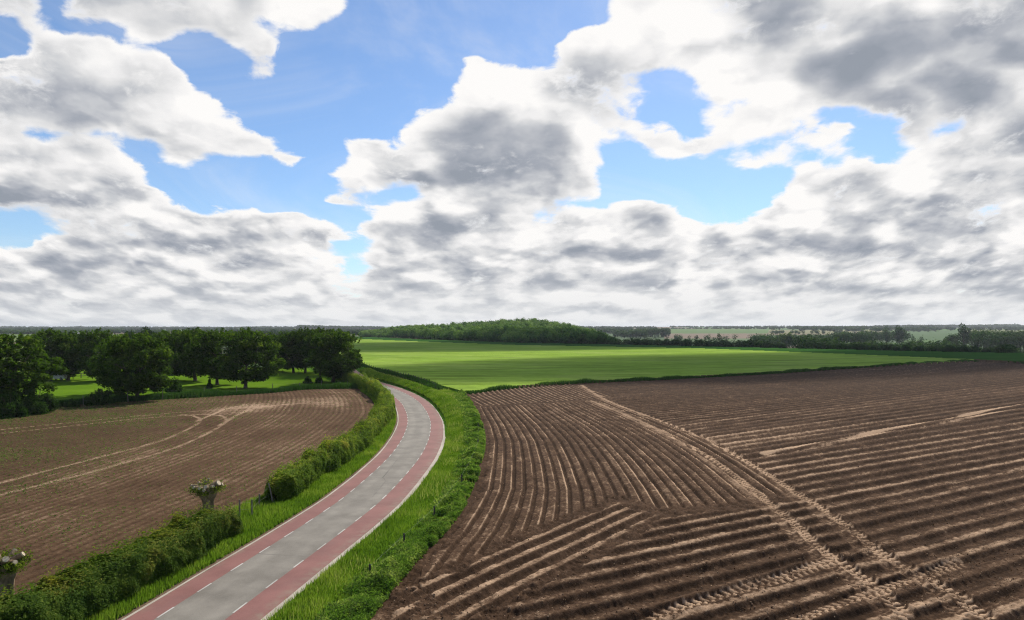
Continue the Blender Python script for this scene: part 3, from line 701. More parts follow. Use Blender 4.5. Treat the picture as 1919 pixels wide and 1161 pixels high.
# ------------------------------------------------------------------ orchard trees
def tube_np(mb, p0, p1, r0, r1, bend=.12, n=6, seg=4):
    p0, p1 = Vector(p0), Vector(p1); L = (p1 - p0).length; pts = []; rs = []
    for i in range(seg + 1):
        t = i / seg; j = Vector((random.gauss(0, 1), random.gauss(0, 1), random.gauss(0, .5))) * bend * L * .35 * math.sin(math.pi * t)
        pts.append(p0.lerp(p1, t) + j); rs.append(r0 + (r1 - r0) * t)
    mb.tube(pts, rs, n); return pts
def make_tree_meshes(hgt, rad, bole, nl, leaf, mat, skirt=.5, shoots=75, tr=.24, asym=.42):
    """trunk mesh and crown mesh of one tree, foot at the origin"""
    mb = MB(); lx_, ly_ = random.gauss(0, .25), random.gauss(0, .25)
    top = Vector((lx_, ly_, hgt * .55)); mb.tube([(0, 0, -.3), (0, 0, .12), (lx_ * .2, ly_ * .2, bole * .6), (lx_ * .5, ly_ * .5, bole), tuple(top)], [tr * 1.5, tr * 1.2, tr * .95, tr * .85, tr * .3], 9)
    tips = []
    for i in range(11):
        a = i * 2.4 + random.random(); zz = bole * random.uniform(.85, 1.2) + i * hgt * .03; r = rad * random.uniform(.55, .9)
        e = Vector((math.cos(a) * r, math.sin(a) * r, zz + hgt * random.uniform(.18, .42)))
        pts = tube_np(mb, (lx_ * .4, ly_ * .4, zz), e, tr * .42, tr * .08); tips.append(e)
        for _ in range(2):
            e2 = pts[2] + Vector((random.gauss(0, 1), random.gauss(0, 1), abs(random.gauss(.5, .6)))) * rad * .35
            tube_np(mb, pts[2], e2, tr * .2, tr * .04, n=5, seg=3); tips.append(e2)
    # clumps through the crown's volume
    nc_ = 130; C = []; Rr = []
    cz = bole * .75 + (hgt - bole * .75) * .47; rz = (hgt - bole * .75) * .53
    ph = random.random() * 6.28
    while len(C) < nc_:
        v = rng.uniform(-1, 1, 3); d = np.linalg.norm(v)
        if d > 1 or d < .30: continue
        if rng.random() > d ** 1.2 + .1: continue
        az = math.atan2(v[1], v[0]); k_ = 1 + asym * math.sin(az * 2 + ph) * .6 + asym * math.sin(az * 3 + 2 * ph) * .5
        zf = v[2]; wd = 1.0 if zf < .1 else (1 - .28 * zf)
        if zf < -.55: wd *= skirt + .5
        C.append((v[0] * rad * k_ * wd + lx_, v[1] * rad * k_ * wd + ly_, cz + zf * rz)); Rr.append(rad * rng.uniform(.11, .27))
    C = np.array(C); Rr = np.array(Rr); w = Rr ** 2; idx = rng.choice(nc_, nl, p=w / w.sum())
    L = C[idx] + rand_unit(nl) * (Rr[idx] * (rng.random(nl) ** .6))[:, None] * np.array([1, 1, .8])
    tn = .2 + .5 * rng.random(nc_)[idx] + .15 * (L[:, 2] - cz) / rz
    sh_c = []; 
    for i in range(shoots):
        a = rng.random() * 6.28; r = rad * rng.random() ** .6 * .85; zb = cz + rz * math.sqrt(max(0, 1 - (r / rad) ** 2)) * .85
        m_ = int(rng.integers(14, 30)); t = rng.random(m_); l = rng.uniform(.6, 1.7); o2 = rng.normal(0, .3, 2)
        sh_c.append(np.stack([math.cos(a) * r + lx_ + o2[0] * t, math.sin(a) * r + ly_ + o2[1] * t, zb + l * t], 1) + rng.normal(0, .09, (m_, 3)))
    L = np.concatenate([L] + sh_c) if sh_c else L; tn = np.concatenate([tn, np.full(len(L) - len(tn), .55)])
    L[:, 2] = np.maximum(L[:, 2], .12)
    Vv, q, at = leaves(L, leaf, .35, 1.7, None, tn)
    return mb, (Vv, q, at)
def make_tree(name, loc, rz, sc, spec, label, cat='tree', group=None, mats=('bark', 'orchard')):
    root = empty(name, loc, rz, sc); mb, (Vv, q, at) = spec
    if isinstance(mb, MB):
        t = mb.build('trunk', M[mats[0]], root, True); c_ = mesh_np('crown', Vv, q, M[mats[1]], root, attrs=at)
    return tag(root, label, cat, group), (t, c_)
def copy_tree(proto, name, loc, rz, sc, label, cat='tree', group=None):
    root = empty(name, loc, rz, sc)
    for p_ in proto: link_copy(p_, root)
    return tag(root, label, cat, group)
variants = [make_tree_meshes(10, 4.3, 1.9, 17000, .25, 'orchard') for _ in range(5)]
protos = [None] * 5
#   px, base row, top row, half width px, variant, label
ORCH = [
    (12, 773, 629, 62, 0, 'large dark tree at the left edge of the photo, behind the big round bush'),
    (95, 713, 619, 40, 1, 'spreading orchard tree with the white car under it, left of the pair'),
    (128, 712, 624, 36, 2, 'orchard tree just right of the white car, with a bare trunk'),
    (184, 713, 620, 40, 3, 'orchard tree behind the low wooden rails, left of the big front tree'),
    (216, 737, 636, 36, 4, 'smaller orchard tree overlapping the left side of the big front tree'),
    (257, 749, 627, 52, 0, 'big leafy front tree standing at the edge of the left brown field'),
    (312, 700, 621, 34, 1, 'orchard tree far back behind the big front tree, beside the second white car'),
    (366, 713, 618, 45, 3, 'orchard tree in the middle of the pasture with a pale straight trunk'),
    (340, 699, 622, 33, 2, 'orchard tree in the back row with thin dark trunk, left of the pale straight trunk'),
    (407, 721, 620, 42, 4, 'orchard tree with a thick trunk in the bright pasture, left of the round front tree'),
    (460, 727, 619, 47, 2, 'round dark orchard tree on a short trunk beside the brown field, alone in front'),
    (519, 695, 628, 33, 0, 'back row orchard tree just right of the round dark front tree'),
    (550, 698, 622, 34, 1, 'back row orchard tree with a stout trunk, middle of the three at the back fence'),
    (572, 698, 617, 33, 4, 'back row orchard tree with tall shoots, left of the end tree'),
    (600, 703, 617, 30, 3, 'slim orchard tree half hidden behind the tree at the right end'),
    (624, 716, 620, 46, 2, 'dark tree at the right end of the orchard, leafy to the ground'),
]
for i, (px_, pb_, pt_, hw, v, lab) in enumerate(ORCH):
    a, c = G(px_, pb_); hgt = (pb_ - pt_) / F * c; wdt = 1.13 * hw / F * c
    sc = (wdt / 4.1, wdt / 4.1, hgt / 10.2); rz = random.random() * 6.28
    if protos[v] is None: _, protos[v] = make_tree('orchard_tree', (a, c, z1(a, c)), rz, sc, variants[v], lab, 'tree', 'orchard trees')
    else: copy_tree(protos[v], 'orchard_tree', (a, c, z1(a, c)), rz, sc, lab, 'tree', 'orchard trees')
# shrubs
def make_shrub(name, px_, pb_, pt_, hw, label, mat='bush', n=5000, group='shrubs along the pasture edge', leaf=.17):
    a, c = G(px_, pb_); hgt = (pb_ - pt_) / F * c; r = hw / F * c
    nc_ = 34; cc = rng.uniform(-1, 1, (nc_ * 4, 3)); cc = cc[np.linalg.norm(cc, axis=1) < 1][:nc_]; cc[:, 2] = np.abs(cc[:, 2]) * 1.1 - .12
    idx = rng.integers(0, len(cc), n); L = cc[idx] * np.array([r * .82, r * .82, hgt * .80]) + rand_unit(n) * (rng.random(n) ** .5)[:, None] * np.array([r * .26, r * .26, hgt * .2])
    L[:, 2] = np.maximum(L[:, 2], .04); Vv, q, at = leaves(L, leaf, .3, 1.7, None, .15 + .4 * rng.random(len(cc))[idx] + .3 * L[:, 2] / hgt)
    root = empty(name, (a, c, z1(a, c))); mesh_np('foliage', Vv, q, M[mat], root, attrs=at); mb = MB()
    for _ in range(7):
        an_ = random.random() * 6.28; mb = MB(); mb.tube([(0, 0, -.1), (math.cos(an_) * r * .25, math.sin(an_) * r * .25, hgt * .4), (math.cos(an_) * r * .5, math.sin(an_) * r * .5, hgt * .75)], [.06, .04, .015], 5)
        mb.build('stem', M['bark'], root)
    return tag(root, label, 'bush', group)
make_shrub('shrub', 66, 774, 712, 42, 'big dark round bush in front of the leftmost tree', n=11000)
make_shrub('shrub', 18, 781, 728, 36, 'dense dark bush in the corner by the left edge of the photo', n=8000)
make_shrub('shrub', 188, 757, 716, 29, 'wide bush by the field edge left of the big front tree', n=7000)
make_shrub('shrub', 326, 741, 703, 18, 'loose light-leaved bush by the field edge right of the big front tree', n=3500)
make_shrub('shrub', 393, 728, 707, 6, 'small upright bush standing alone at the pasture edge', n=1400)
make_shrub('shrub', 577, 718, 701, 9, 'small bush just left of the tree at the right end of the orchard', n=1500)
make_shrub('shrub', 598, 718, 702, 8, 'low bush touching the foot of the tree at the right end of the orchard', n=1300)
make_shrub('shrub', 660, 717, 697, 18, 'dark bush at the right foot of the end tree beside the hedge', n=4500)
make_shrub('shrub', 135, 762, 746, 14, 'low grey-green bramble at the field edge right of the big round bush', n=1600)
make_shrub('shrub', 704, 743, 719, 10, 'dark gap-filling bush at the far corner of the left brown field', n=2500)

# ------------------------------------------------------------------ pollard trees
def pollard(px_, pb_, hgt, rt, rh, label, sprout, dirs):
    a, c = G(px_, pb_); root = empty('pollard_tree', (a, c, z1(a, c))); mb = MB()
    zs = np.linspace(-.2, hgt * .80, 15); rs = []
    for zc in zs:
        t = clamp(zc / (hgt * .80), 0, 1); rs.append(rt * (1.18 - .25 * sst(0, .25, t)) + (rh * .62 - rt) * sst(.55, 1, t))
    n = 18; V = []
    for i, (zc, r) in enumerate(zip(zs, rs)):
        for k in range(n):
            an_ = 2 * math.pi * k / n; rr_ = r * (1 + .10 * math.sin(an_ * 3 + zc * .8) + .10 * (random.random() - .5) + .05 * math.sin(an_ * 7 + zc))
            V.append((math.cos(an_) * rr_ + .06 * math.sin(zc * 1.4), math.sin(an_) * rr_, zc))
    Fc = [(i * n + k, i * n + (k + 1) % n, (i + 1) * n + (k + 1) % n, (i + 1) * n + k) for i in range(len(zs) - 1) for k in range(n)]
    V.append((0, 0, zs[-1] + .12)); Fc += [((len(zs) - 1) * n + k, (len(zs) - 1) * n + (k + 1) % n, len(V) - 1) for k in range(n)]
    mb.add(V, Fc); cut_mb = []
    for an_, el, L, r in dirs:                       # sawn-off limbs on the knuckled head
        d = Vector((math.cos(an_) * math.cos(el), math.sin(an_) * math.cos(el), math.sin(el))); p0 = Vector((d.x * rh * .30, d.y * rh * .30, hgt * .76)); p1 = p0 + d * L
        mid = p0.lerp(p1, .5) + Vector((0, 0, .04)); mb.tube([p0, mid, p1], [r * 1.5, r * 1.25, r * 1.05], 9); cut_mb.append((p1, d, r))
    mb.build('trunk', M['willow_bark'], root, False)
    for p1, d, r in cut_mb:
        cm = MB(); cm.tube([p1 - d * .01, p1 + d * .05], [r * 1.04, r * 1.0], 10); cm.build('cut_face', M['cutwood'], root)
    nn = sprout; idx = rng.integers(0, len(dirs), nn)
    bp = np.array([[*p] for p, _, _ in cut_mb])[idx] * np.array([.82, .82, 1]) + rng.normal(0, 1, (nn, 3)) * np.array([.20, .20, .13])
    bp[:, 2] -= .20; an_ = np.arctan2(bp[:, 1], bp[:, 0]); k = fbm(an_ * 1.6 + 9, bp[:, 2] * 3, 7, 2) + .25 * rng.random(nn) > .5; bp = bp[k]
    Vv, q, at = leaves(bp, .055, .4, 1.9); mesh_np('sprouts', Vv, q, M['willow_leaf'], root, attrs=at)
    return tag(root, label, 'pollard tree', 'pollard trees in the roadside hedge')
dirsA = [(3.2, .25, .62, .10), (2.7, .55, .5, .085), (3.9, .35, .5, .09), (4.5, .35, .42, .085), (1.7, 1.25, .55, .06), (2.2, .9, .45, .07), (5.0, .55, .40, .10), (5.6, .45, .5, .09), (6.1, .6, .62, .16), (.2, .35, .6, .10), (.9, .6, .5, .09), (4.9, .15, .45, .085)]
pollard(388, 987, 3.05, .33, 1.0, 'pollard tree with a flared knobbly head and pale saw cuts, standing at the hedge end', 3000, dirsA)
dirsB = [(4.9, .35, .52, .12), (5.5, .65, .55, .12), (4.3, .4, .5, .11), (5.9, .3, .5, .09), (.3, .6, .55, .10), (3.4, .4, .55, .1), (2.6, .7, .5, .09), (1.4, .8, .5, .09), (4.7, .8, .4, .09)]
pollard(5, 1166, 3.15, .36, .95, 'leafy pollard tree with pale saw cuts, in the near hedge at the lower left corner', 7000, dirsB)

# ------------------------------------------------------------------ fences
def fence(name, pts, hgt, r, label, mats=('post', 'wire'), wires=(.85, .5), heights=None, leans=None, box=False):
    P_ = [(a, c, z1(a, c)) for a, c in pts]; o = P_[len(P_) // 2]; root = empty(name, o); tops = []
    for i, p in enumerate(P_):
        h_ = (heights[i] if heights else hgt * random.uniform(.9, 1.08)); ln = leans[i] if leans else (random.gauss(0, .03), random.gauss(0, .03))
        b = Vector(p) - Vector(o); t = b + Vector((ln[0] * h_, ln[1] * h_, h_)); mb = MB()
        mb.tube([b - Vector((0, 0, .3)), b.lerp(t, .5), t, t + Vector((0, 0, r * .5))], [r * 1.05, r, r * .95, r * .5], 8); mb.build('post', M[mats[0]], root); tops.append((b, t))
    for w in wires:
        mb = MB()
        for (b0, t0), (b1, t1) in zip(tops[:-1], tops[1:]):
            p0, p1 = b0.lerp(t0, w), b1.lerp(t1, w); q = p0.lerp(p1, .5) - Vector((0, 0, .015)); mb.tube([p0, q, p1], (.0028 if len(P_) < 12 else .008), 4)
        mb.build('wire', M[mats[1]], root)
    return tag(root, label, 'fence', 'field fences')
fence('wire_fence', GL([(449, 974), (472.5, 969), (486, 952), (513, 943)]), 1.2, .05, 'short run of leaning wooden posts in the gap between the two hedges', heights=[1.25, 1.12, .95, 1.35], leans=[(0, 0), (-.02, 0), (0, 0), (-.30, .1)])
fence('wire_fence', GL([(694, 1090), (758, 1026), (814, 972), (866, 910), (889, 861), (896, 839), (896, 808), (889, 786), (881, 768), (872, 746)]), .78, .055, 'wire fence with dark posts in the weeds beside the ploughed field', ('darkpost', 'wire'), (.9,))
fpts = [tuple(p) for p in np.stack([np.interp(np.linspace(0, fs[-1], 40), fs, fw[:, 0]), np.interp(np.linspace(0, fs[-1], 40), fs, fw[:, 1])], 1)]
fence('wire_fence', fpts, 1.35, .075, 'long fence of closely spaced dark posts between the road bank and the green wheat', ('darkpost', 'wire'), (.9, .55))
pp = [(a, c + .8) for a, c in GL([(20, 779), (85, 768), (150, 761), (235, 754), (300, 749.5), (378, 744), (440, 740), (508, 735), (559, 730.5), (600, 728.5), (650, 728)])]
fence('wire_fence', pp, 1.5, .06, 'thin wooden posts and wire along the front edge of the orchard pasture', ('post', 'wire'), (.9, .5))
def rail_fence(pts, label):
    P_ = [(a, c, z1(a, c)) for a, c in pts]; o = P_[0]; root = empty('rail_fence', o)
    for p in P_:
        mb = MB(); mb.box((p[0] - o[0], p[1] - o[1], .6 + p[2] - o[2]), (.14, .14, 1.3)); mb.build('post', M['darkpost'], root)
    for zz in (.55, 1.05):
        for p, q in zip(P_[:-1], P_[1:]):
            mb = MB(); mb.tube([(p[0] - o[0], p[1] - o[1] - .09, zz), (q[0] - o[0], q[1] - o[1] - .09, zz)], .06, 6); mb.build('rail', M['darkpost'], root)
    return tag(root, label, 'fence', 'field fences')
rail_fence(GL([(137, 709), (152, 708), (167, 706.5), (182, 705.5)]), 'dark wooden rails under the orchard trees, right of the white car')
fence('wire_fence', GL([(505, 700), (530, 699), (560, 699), (590, 699.5), (615, 700)]), 1.1, .07, 'low fence at the back of the pasture behind the back row trees', ('darkpost', 'wire'), (.9, .5))

# ------------------------------------------------------------------ white cars under the trees
def car(px_, pb_, rz, label):
    a, c = G(px_, pb_); root = empty('parked_car', (a, c, z1(a, c)), rz); mb = MB()
    prof = [(-2.15, .35), (-2.2, .75), (-2.1, 1.0), (-1.95, 1.12), (-1.75, 1.55), (-1.5, 1.66), (.1, 1.66), (.45, 1.58), (1.05, 1.08), (1.75, .95), (2.1, .82), (2.18, .5), (2.1, .33)]
    W = .88; V = []
    for sy in (-1, 1):
        for (px2, pz) in prof:
            V.append((px2, sy * (W - (.16 * sst(1.0, 1.66, np.array(pz)))), pz))
    n = len(prof); Fc = [tuple(range(n)), tuple(range(2 * n - 1, n - 1, -1))] + [(i, i + n, (i + 1) % n + n, (i + 1) % n) for i in range(n)]
    mb.add(V, Fc); mb.build('body', M['white_paint'], root, bevel=.05)
    for sy in (-1, 1):
        for x0, x1 in ((-1.7, -.9), (-.82, .0), (.08, .85)):
            g = MB(); zt = 1.55; zb = 1.10; xt1 = min(x1, .38) if x1 > .3 else x1; xt0 = x0 if x0 > -1.5 else x0 + .12
            ya = sy * (W - .055); yb = sy * (W - .125)
            g.add([(x0, ya, zb), (x1, ya, zb), (xt1, yb, zt), (xt0, yb, zt), (x0, ya + sy * .012, zb), (x1, ya + sy * .012, zb), (xt1, yb + sy * .012, zt), (xt0, yb + sy * .012, zt)], [(0, 1, 2, 3), (4, 5, 6, 7), (0, 1, 5, 4), (1, 2, 6, 5), (2, 3, 7, 6), (3, 0, 4, 7)])
            g.build('window', M['glass'], root)
        for xx in (-1.35, 1.35):
            w = MB(); w.tube([(xx, sy * .62, .33), (xx, sy * .90, .33)], .33, 16); wo = w.build('wheel', M['tyre'], root); h_ = MB(); h_.tube([(xx, sy * .90, .33), (xx, sy * .915, .33)], .2, 12); h_.build('rim', M['wire'], wo)
    for y0 in (-.6, .6):
        l = MB(); l.box((-2.2, y0, .95), (.06, .22, .18)); l.build('tail_light', M['lamp'], root)
    g = MB(); g.add([(.50, -.68, 1.56), (.50, .68, 1.56), (1.06, .76, 1.12), (1.06, -.76, 1.12)], [(0, 1, 2, 3)]); g.build('windscreen', M['glass'], root)
    return tag(root, label, 'car', 'white cars parked behind the orchard')
car(110, 711.5, R(172), 'white car parked in the shade under the orchard trees at far left')
car(312, 698, R(5), 'white car parked beyond the big front tree in the middle of the orchard')
car(330, 698.5, R(182), 'white car glimpsed between dark trunks just left of the pale straight trunk')

# ------------------------------------------------------------------ far trees and woods
def crown_pts(a, c, zb, hgt, r, n, asym=0):
    """leaf clump centres of many crowns at once: arrays a, c, zb, hgt, r"""
    m_ = len(a); v = rand_unit(m_ * n).reshape(m_, n, 3); rr_ = (.55 + .45 * rng.random((m_, n))) 
    v[:, :, 2] = v[:, :, 2] * .9; lump = 1 + .28 * np.sin(v[:, :, 0] * 5 + rng.random((m_, 1)) * 6) * np.sin(v[:, :, 1] * 5 + v[:, :, 2] * 4 + rng.random((m_, 1)) * 6)
    vh = np.minimum(hgt * .49, r * 1.35)
    C = np.stack([a[:, None] + v[:, :, 0] * r[:, None] * rr_ * lump, c[:, None] + v[:, :, 1] * r[:, None] * rr_ * lump,
                  (zb + hgt - vh)[:, None] + v[:, :, 2] * vh[:, None] * rr_ * lump], 2)
    nrm = v.reshape(-1, 3) * 2.4
    return C.reshape(-1, 3), nrm
def wood(name, a, c, hgt, r, n, leaf, mat, label, tint=None, cat='woodland'):
    zb = zat(a, c); C, nrm = crown_pts(a, c, zb, hgt, r, n)
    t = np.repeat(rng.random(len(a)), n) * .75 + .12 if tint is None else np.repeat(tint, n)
    t = t + .18 * nrm[:, 2]  # lit crown tops and darker undersides put into the leaf colour
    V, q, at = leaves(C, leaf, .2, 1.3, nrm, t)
    # trunks
    k = len(a); tv = []; tq = []
    ang = np.linspace(0, 2 * np.pi, 6)[:-1]
    B_ = np.stack([a, c, zb], 1); ring = np.stack([np.cos(ang), np.sin(ang), 0 * ang], 1)
    r0 = (.03 * hgt)[:, None, None]; V0 = B_[:, None, :] + ring[None] * r0 - np.array([0, 0, .5]); V1 = B_[:, None, :] + ring[None] * r0 * .6 + np.array([0, 0, 1])[None, None] * (hgt * .6)[:, None, None]
    TV = np.concatenate([V0, V1], 1).reshape(-1, 3); i = np.arange(k)[:, None] * 10; j = np.arange(5)[None]
    TQ = np.stack([(i + j).ravel(), (i + (j + 1) % 5).ravel(), (i + 5 + (j + 1) % 5).ravel(), (i + 5 + j).ravel()], 1)
    allV = np.concatenate([V, TV]); allQ = np.concatenate([q, TQ + len(V)]); tt = np.concatenate([at['tint'][1], np.zeros(len(TQ))])
    return tag(mesh_np(name, allV, allQ, M[mat], attrs={'tint': ('FACE', tt)}), label, cat, kind='stuff')
# the wooded hill
n = 2300; s = (678 + (1150 - 678) * rng.random(n) - CX) / F; dep = 6 + 560 * rng.random(n) ** 1.35
yy = edge_dist(s) + dep; pxs = s * F + CX
k = (dep < 560 * sst(1160, 1080, pxs) + 20); s, yy, pxs = s[k], yy[k], pxs[k]
hg = (9.0 + 6.5 * rng.random(len(s))) * (.55 + .45 * sst(675, 760, pxs)) * (.62 + .38 * sst(1165, 1090, pxs)); hg = hg * (.8 + .2 * sst(0, 60, yy - edge_dist(s)))
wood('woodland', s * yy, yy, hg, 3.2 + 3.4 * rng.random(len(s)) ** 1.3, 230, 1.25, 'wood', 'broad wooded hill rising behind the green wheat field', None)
# thicket belt in the valley: (px0, px1, top row 0, top row 1, distance beyond the rim 0, 1, count, shade)
def belt(name, label, specs, mat='fartree', leaf=1.05, nleaf=110, cap=5.5):
    A, Cc, Hh, Rr, Tt = [], [], [], [], []
    for p0, p1, t0, t1, d0, d1, cnt, sh in specs:
        for _ in range(cnt):
            u = rng.random() if cnt > 40 else float(np.clip((int(rng.integers(0, 5)) + .5) / 5 + rng.normal(0, .045), 0, 1)); px_ = p0 + (p1 - p0) * u; s_ = (px_ - CX) / F; yd = float(edge_dist(s_)) + rng.uniform(d0, d1); xx = s_ * yd
            zt = H - ((t0 + (t1 - t0) * u + abs(rng.normal(0, 3.0))) - HY) / F * yd; base = z1(xx, yd); h_ = zt - base
            h_ = max(h_, (2.2 if cap < 7 else 6.5) + 2 * rng.random())
            A.append(xx); Cc.append(yd); Hh.append(h_); Rr.append(min(h_ * rng.uniform(.34, .55) * (cap / 5.5) ** .5, cap)); Tt.append(clamp(sh + rng.normal(0, .12), 0, 1))
    return wood(name, np.array(A), np.array(Cc), np.array(Hh), np.array(Rr), nleaf, leaf, mat, label, np.array(Tt), 'thicket')
belt('thicket', 'dark belt of trees and scrub in the valley behind the green fields at right',
     [(1085, 1240, 630, 633, 15, 90, 60, .50), (1180, 1330, 631, 633, 20, 100, 60, .25), (1320, 1440, 634, 636, 20, 110, 60, .22), (1400, 1472, 634, 641, 10, 60, 30, .2),
      (1495, 1570, 624, 629, 30, 120, 55, .25), (1500, 1620, 636, 640, 15, 80, 55, .28), (1600, 1770, 633, 637, 60, 150, 75, .18), (1600, 1830, 640, 647, 15, 70, 80, .25), (1750, 1860, 648, 655, 8, 40, 26, .28)])
belt('thicket', 'wood of dark tall trees at the right edge of the photo below the horizon', [(1825, 1960, 615, 617, 300, 460, 70, .2), (1840, 2300, 620, 622, 280, 420, 160, .18), (1960, 2380, 640, 650, 20, 120, 60, .2)], leaf=1.4)
belt('thicket', 'block of bluish trees on the skyline right of the wooded hill', [(1200, 1253, 613, 612, 900, 1050, 60, .3), (1150, 1215, 617, 615, 800, 1000, 50, .35)], leaf=2.2, nleaf=90)
belt('thicket', 'mixed row of trees between the brown and tan fields at right', [(1410, 1480, 624, 622, 430, 560, 36, .45), (1480, 1560, 623, 622, 520, 640, 40, .3), (1565, 1640, 620, 619, 470, 540, 46, .22)], leaf=1.7, nleaf=90)
belt('thicket', 'dark line of hedgerow trees on the far side of the left fields', [(375, 690, 620, 621, 900, 1300, 330, .25), (640, 700, 622, 623, 200, 400, 26, .2), (425, 560, 626.5, 627, 60, 130, 110, .2)], leaf=2.4, nleaf=80, cap=11)
belt('thicket', 'far green woods on the low ridge behind the orchard at left', [(-450, 230, 616.5, 617.5, 900, 1800, 560, .5), (-450, 140, 623, 623.5, 300, 700, 330, .55), (100, 330, 621, 621, 500, 900, 120, .35)], leaf=2.4, nleaf=80, cap=13)
belt('thicket', 'broken hedgerows between the far green and tan fields at right', [(1255, 1420, 623.5, 623.5, 700, 760, 12, .3), (1430, 1640, 617.5, 617, 1100, 1250, 36, .3), (1690, 1800, 632, 633, 180, 240, 22, .25), (1300, 1500, 616.5, 616, 1700, 1900, 14, .3), (1555, 1700, 640.5, 642, 60, 110, 26, .25), (1740, 1919, 645, 650, 70, 120, 30, .25)], leaf=1.5, nleaf=80, cap=7)
belt('thicket', 'layered dark woods on the low rises along the right horizon', [(1500, 1760, 611.5, 610.5, 1500, 2200, 170, .2), (1690, 2300, 610.5, 611, 1700, 2300, 260, .25), (1255, 1500, 614.5, 613.5, 2200, 2800, 110, .25), (1090, 1210, 613.5, 614, 1200, 1700, 90, .4), (1560, 1700, 618.5, 618, 700, 900, 46, .22)], leaf=3.0, nleaf=80, cap=13)
# skyline ridges of trees, kilometres away
def ridge_trees(label, specs):
    A, Cc, Hh, Rr = [], [], [], []
    for p0, p1, t0, t1, y0_, y1_, cnt in specs:
        for _ in range(cnt):
            u = rng.random(); px_ = p0 + (p1 - p0) * u; yd = rng.uniform(y0_, y1_); xx = (px_ - CX) / F * yd
            zt = H - (t0 + (t1 - t0) * u + 2.4 * (float(fbm(np.array(px_ / 85.), np.array(yd / 900.), 57, 3)) - .5) * 2 + abs(rng.normal(0, .7)) - HY) / F * yd; h_ = max(zt - z1(xx, yd), 5); A.append(xx); Cc.append(yd); Hh.append(min(h_, 45)); Rr.append(min(h_, 28) * rng.uniform(.5, .8))
    return wood('woodland', np.array(A), np.array(Cc), np.array(Hh), np.array(Rr), 46, 6.5, 'fartree', label, np.full(len(A), .3))
ridge_trees('blue-grey line of distant woods along the whole skyline', [(-470, 330, 610.5, 611.5, 3600, 5200, 700), (320, 720, 611.5, 611, 3600, 4600, 330), (-300, 560, 613.5, 614.5, 2300, 3200, 420), (560, 720, 609, 611, 3000, 3600, 170), (1060, 1230, 611.5, 611, 2800, 3800, 170), (1250, 1500, 612.5, 611.5, 3600, 4800, 280), (1480, 1640, 611, 609.5, 2600, 3300, 240), (1640, 1910, 608.5, 607.5, 3300, 4200, 380), (1900, 2400, 609.5, 611, 3600, 4600, 360)])
# single trees one can tell apart
def far_tree(px_, pb_, pt_, hw, Yd, label, mat='fartree', n=420, bole=.0, name='field_tree', cat='tree', leaf=None):
    xx = (px_ - CX) / F * Yd; zt = H - (pt_ - HY) / F * Yd; zb_px = H - (pb_ - HY) / F * Yd; base = z1(xx, Yd); base = base if zb_px < base else base
    hgt = max(zt - base, 2.5); r = 1.3 * hw / F * Yd; root = empty(name, (xx, Yd, base)); mb = MB()
    mb.tube([(0, 0, -.5), (0, 0, hgt * .3), (.2, .1, hgt * .7)], [.035 * hgt, .028 * hgt, .01 * hgt], 7); mb.build('trunk', M['bark'], root)
    ncl = 14; th = rand_unit(ncl) * (.35 + .4 * rng.random((ncl, 1))); idx = rng.integers(0, ncl, n)
    b0 = bole * hgt; L = th[idx] * np.array([r, r, (hgt - b0) * .5]) * .85 + rand_unit(n) * (rng.random((n, 1)) ** .4) * np.array([r * .42, r * .42, (hgt - b0) * .24]); L[:, 2] += b0 + (hgt - b0) * .5
    V, q, at = leaves(L, leaf or max(.5, r * .16), .25, 1.5, None, .2 + .5 * rng.random(ncl)[idx] + .15 * (L[:, 2] / hgt - .5)); mesh_np('crown', V, q, M[mat], root, attrs=at)
    return tag(root, label, cat, 'single trees in the far fields')
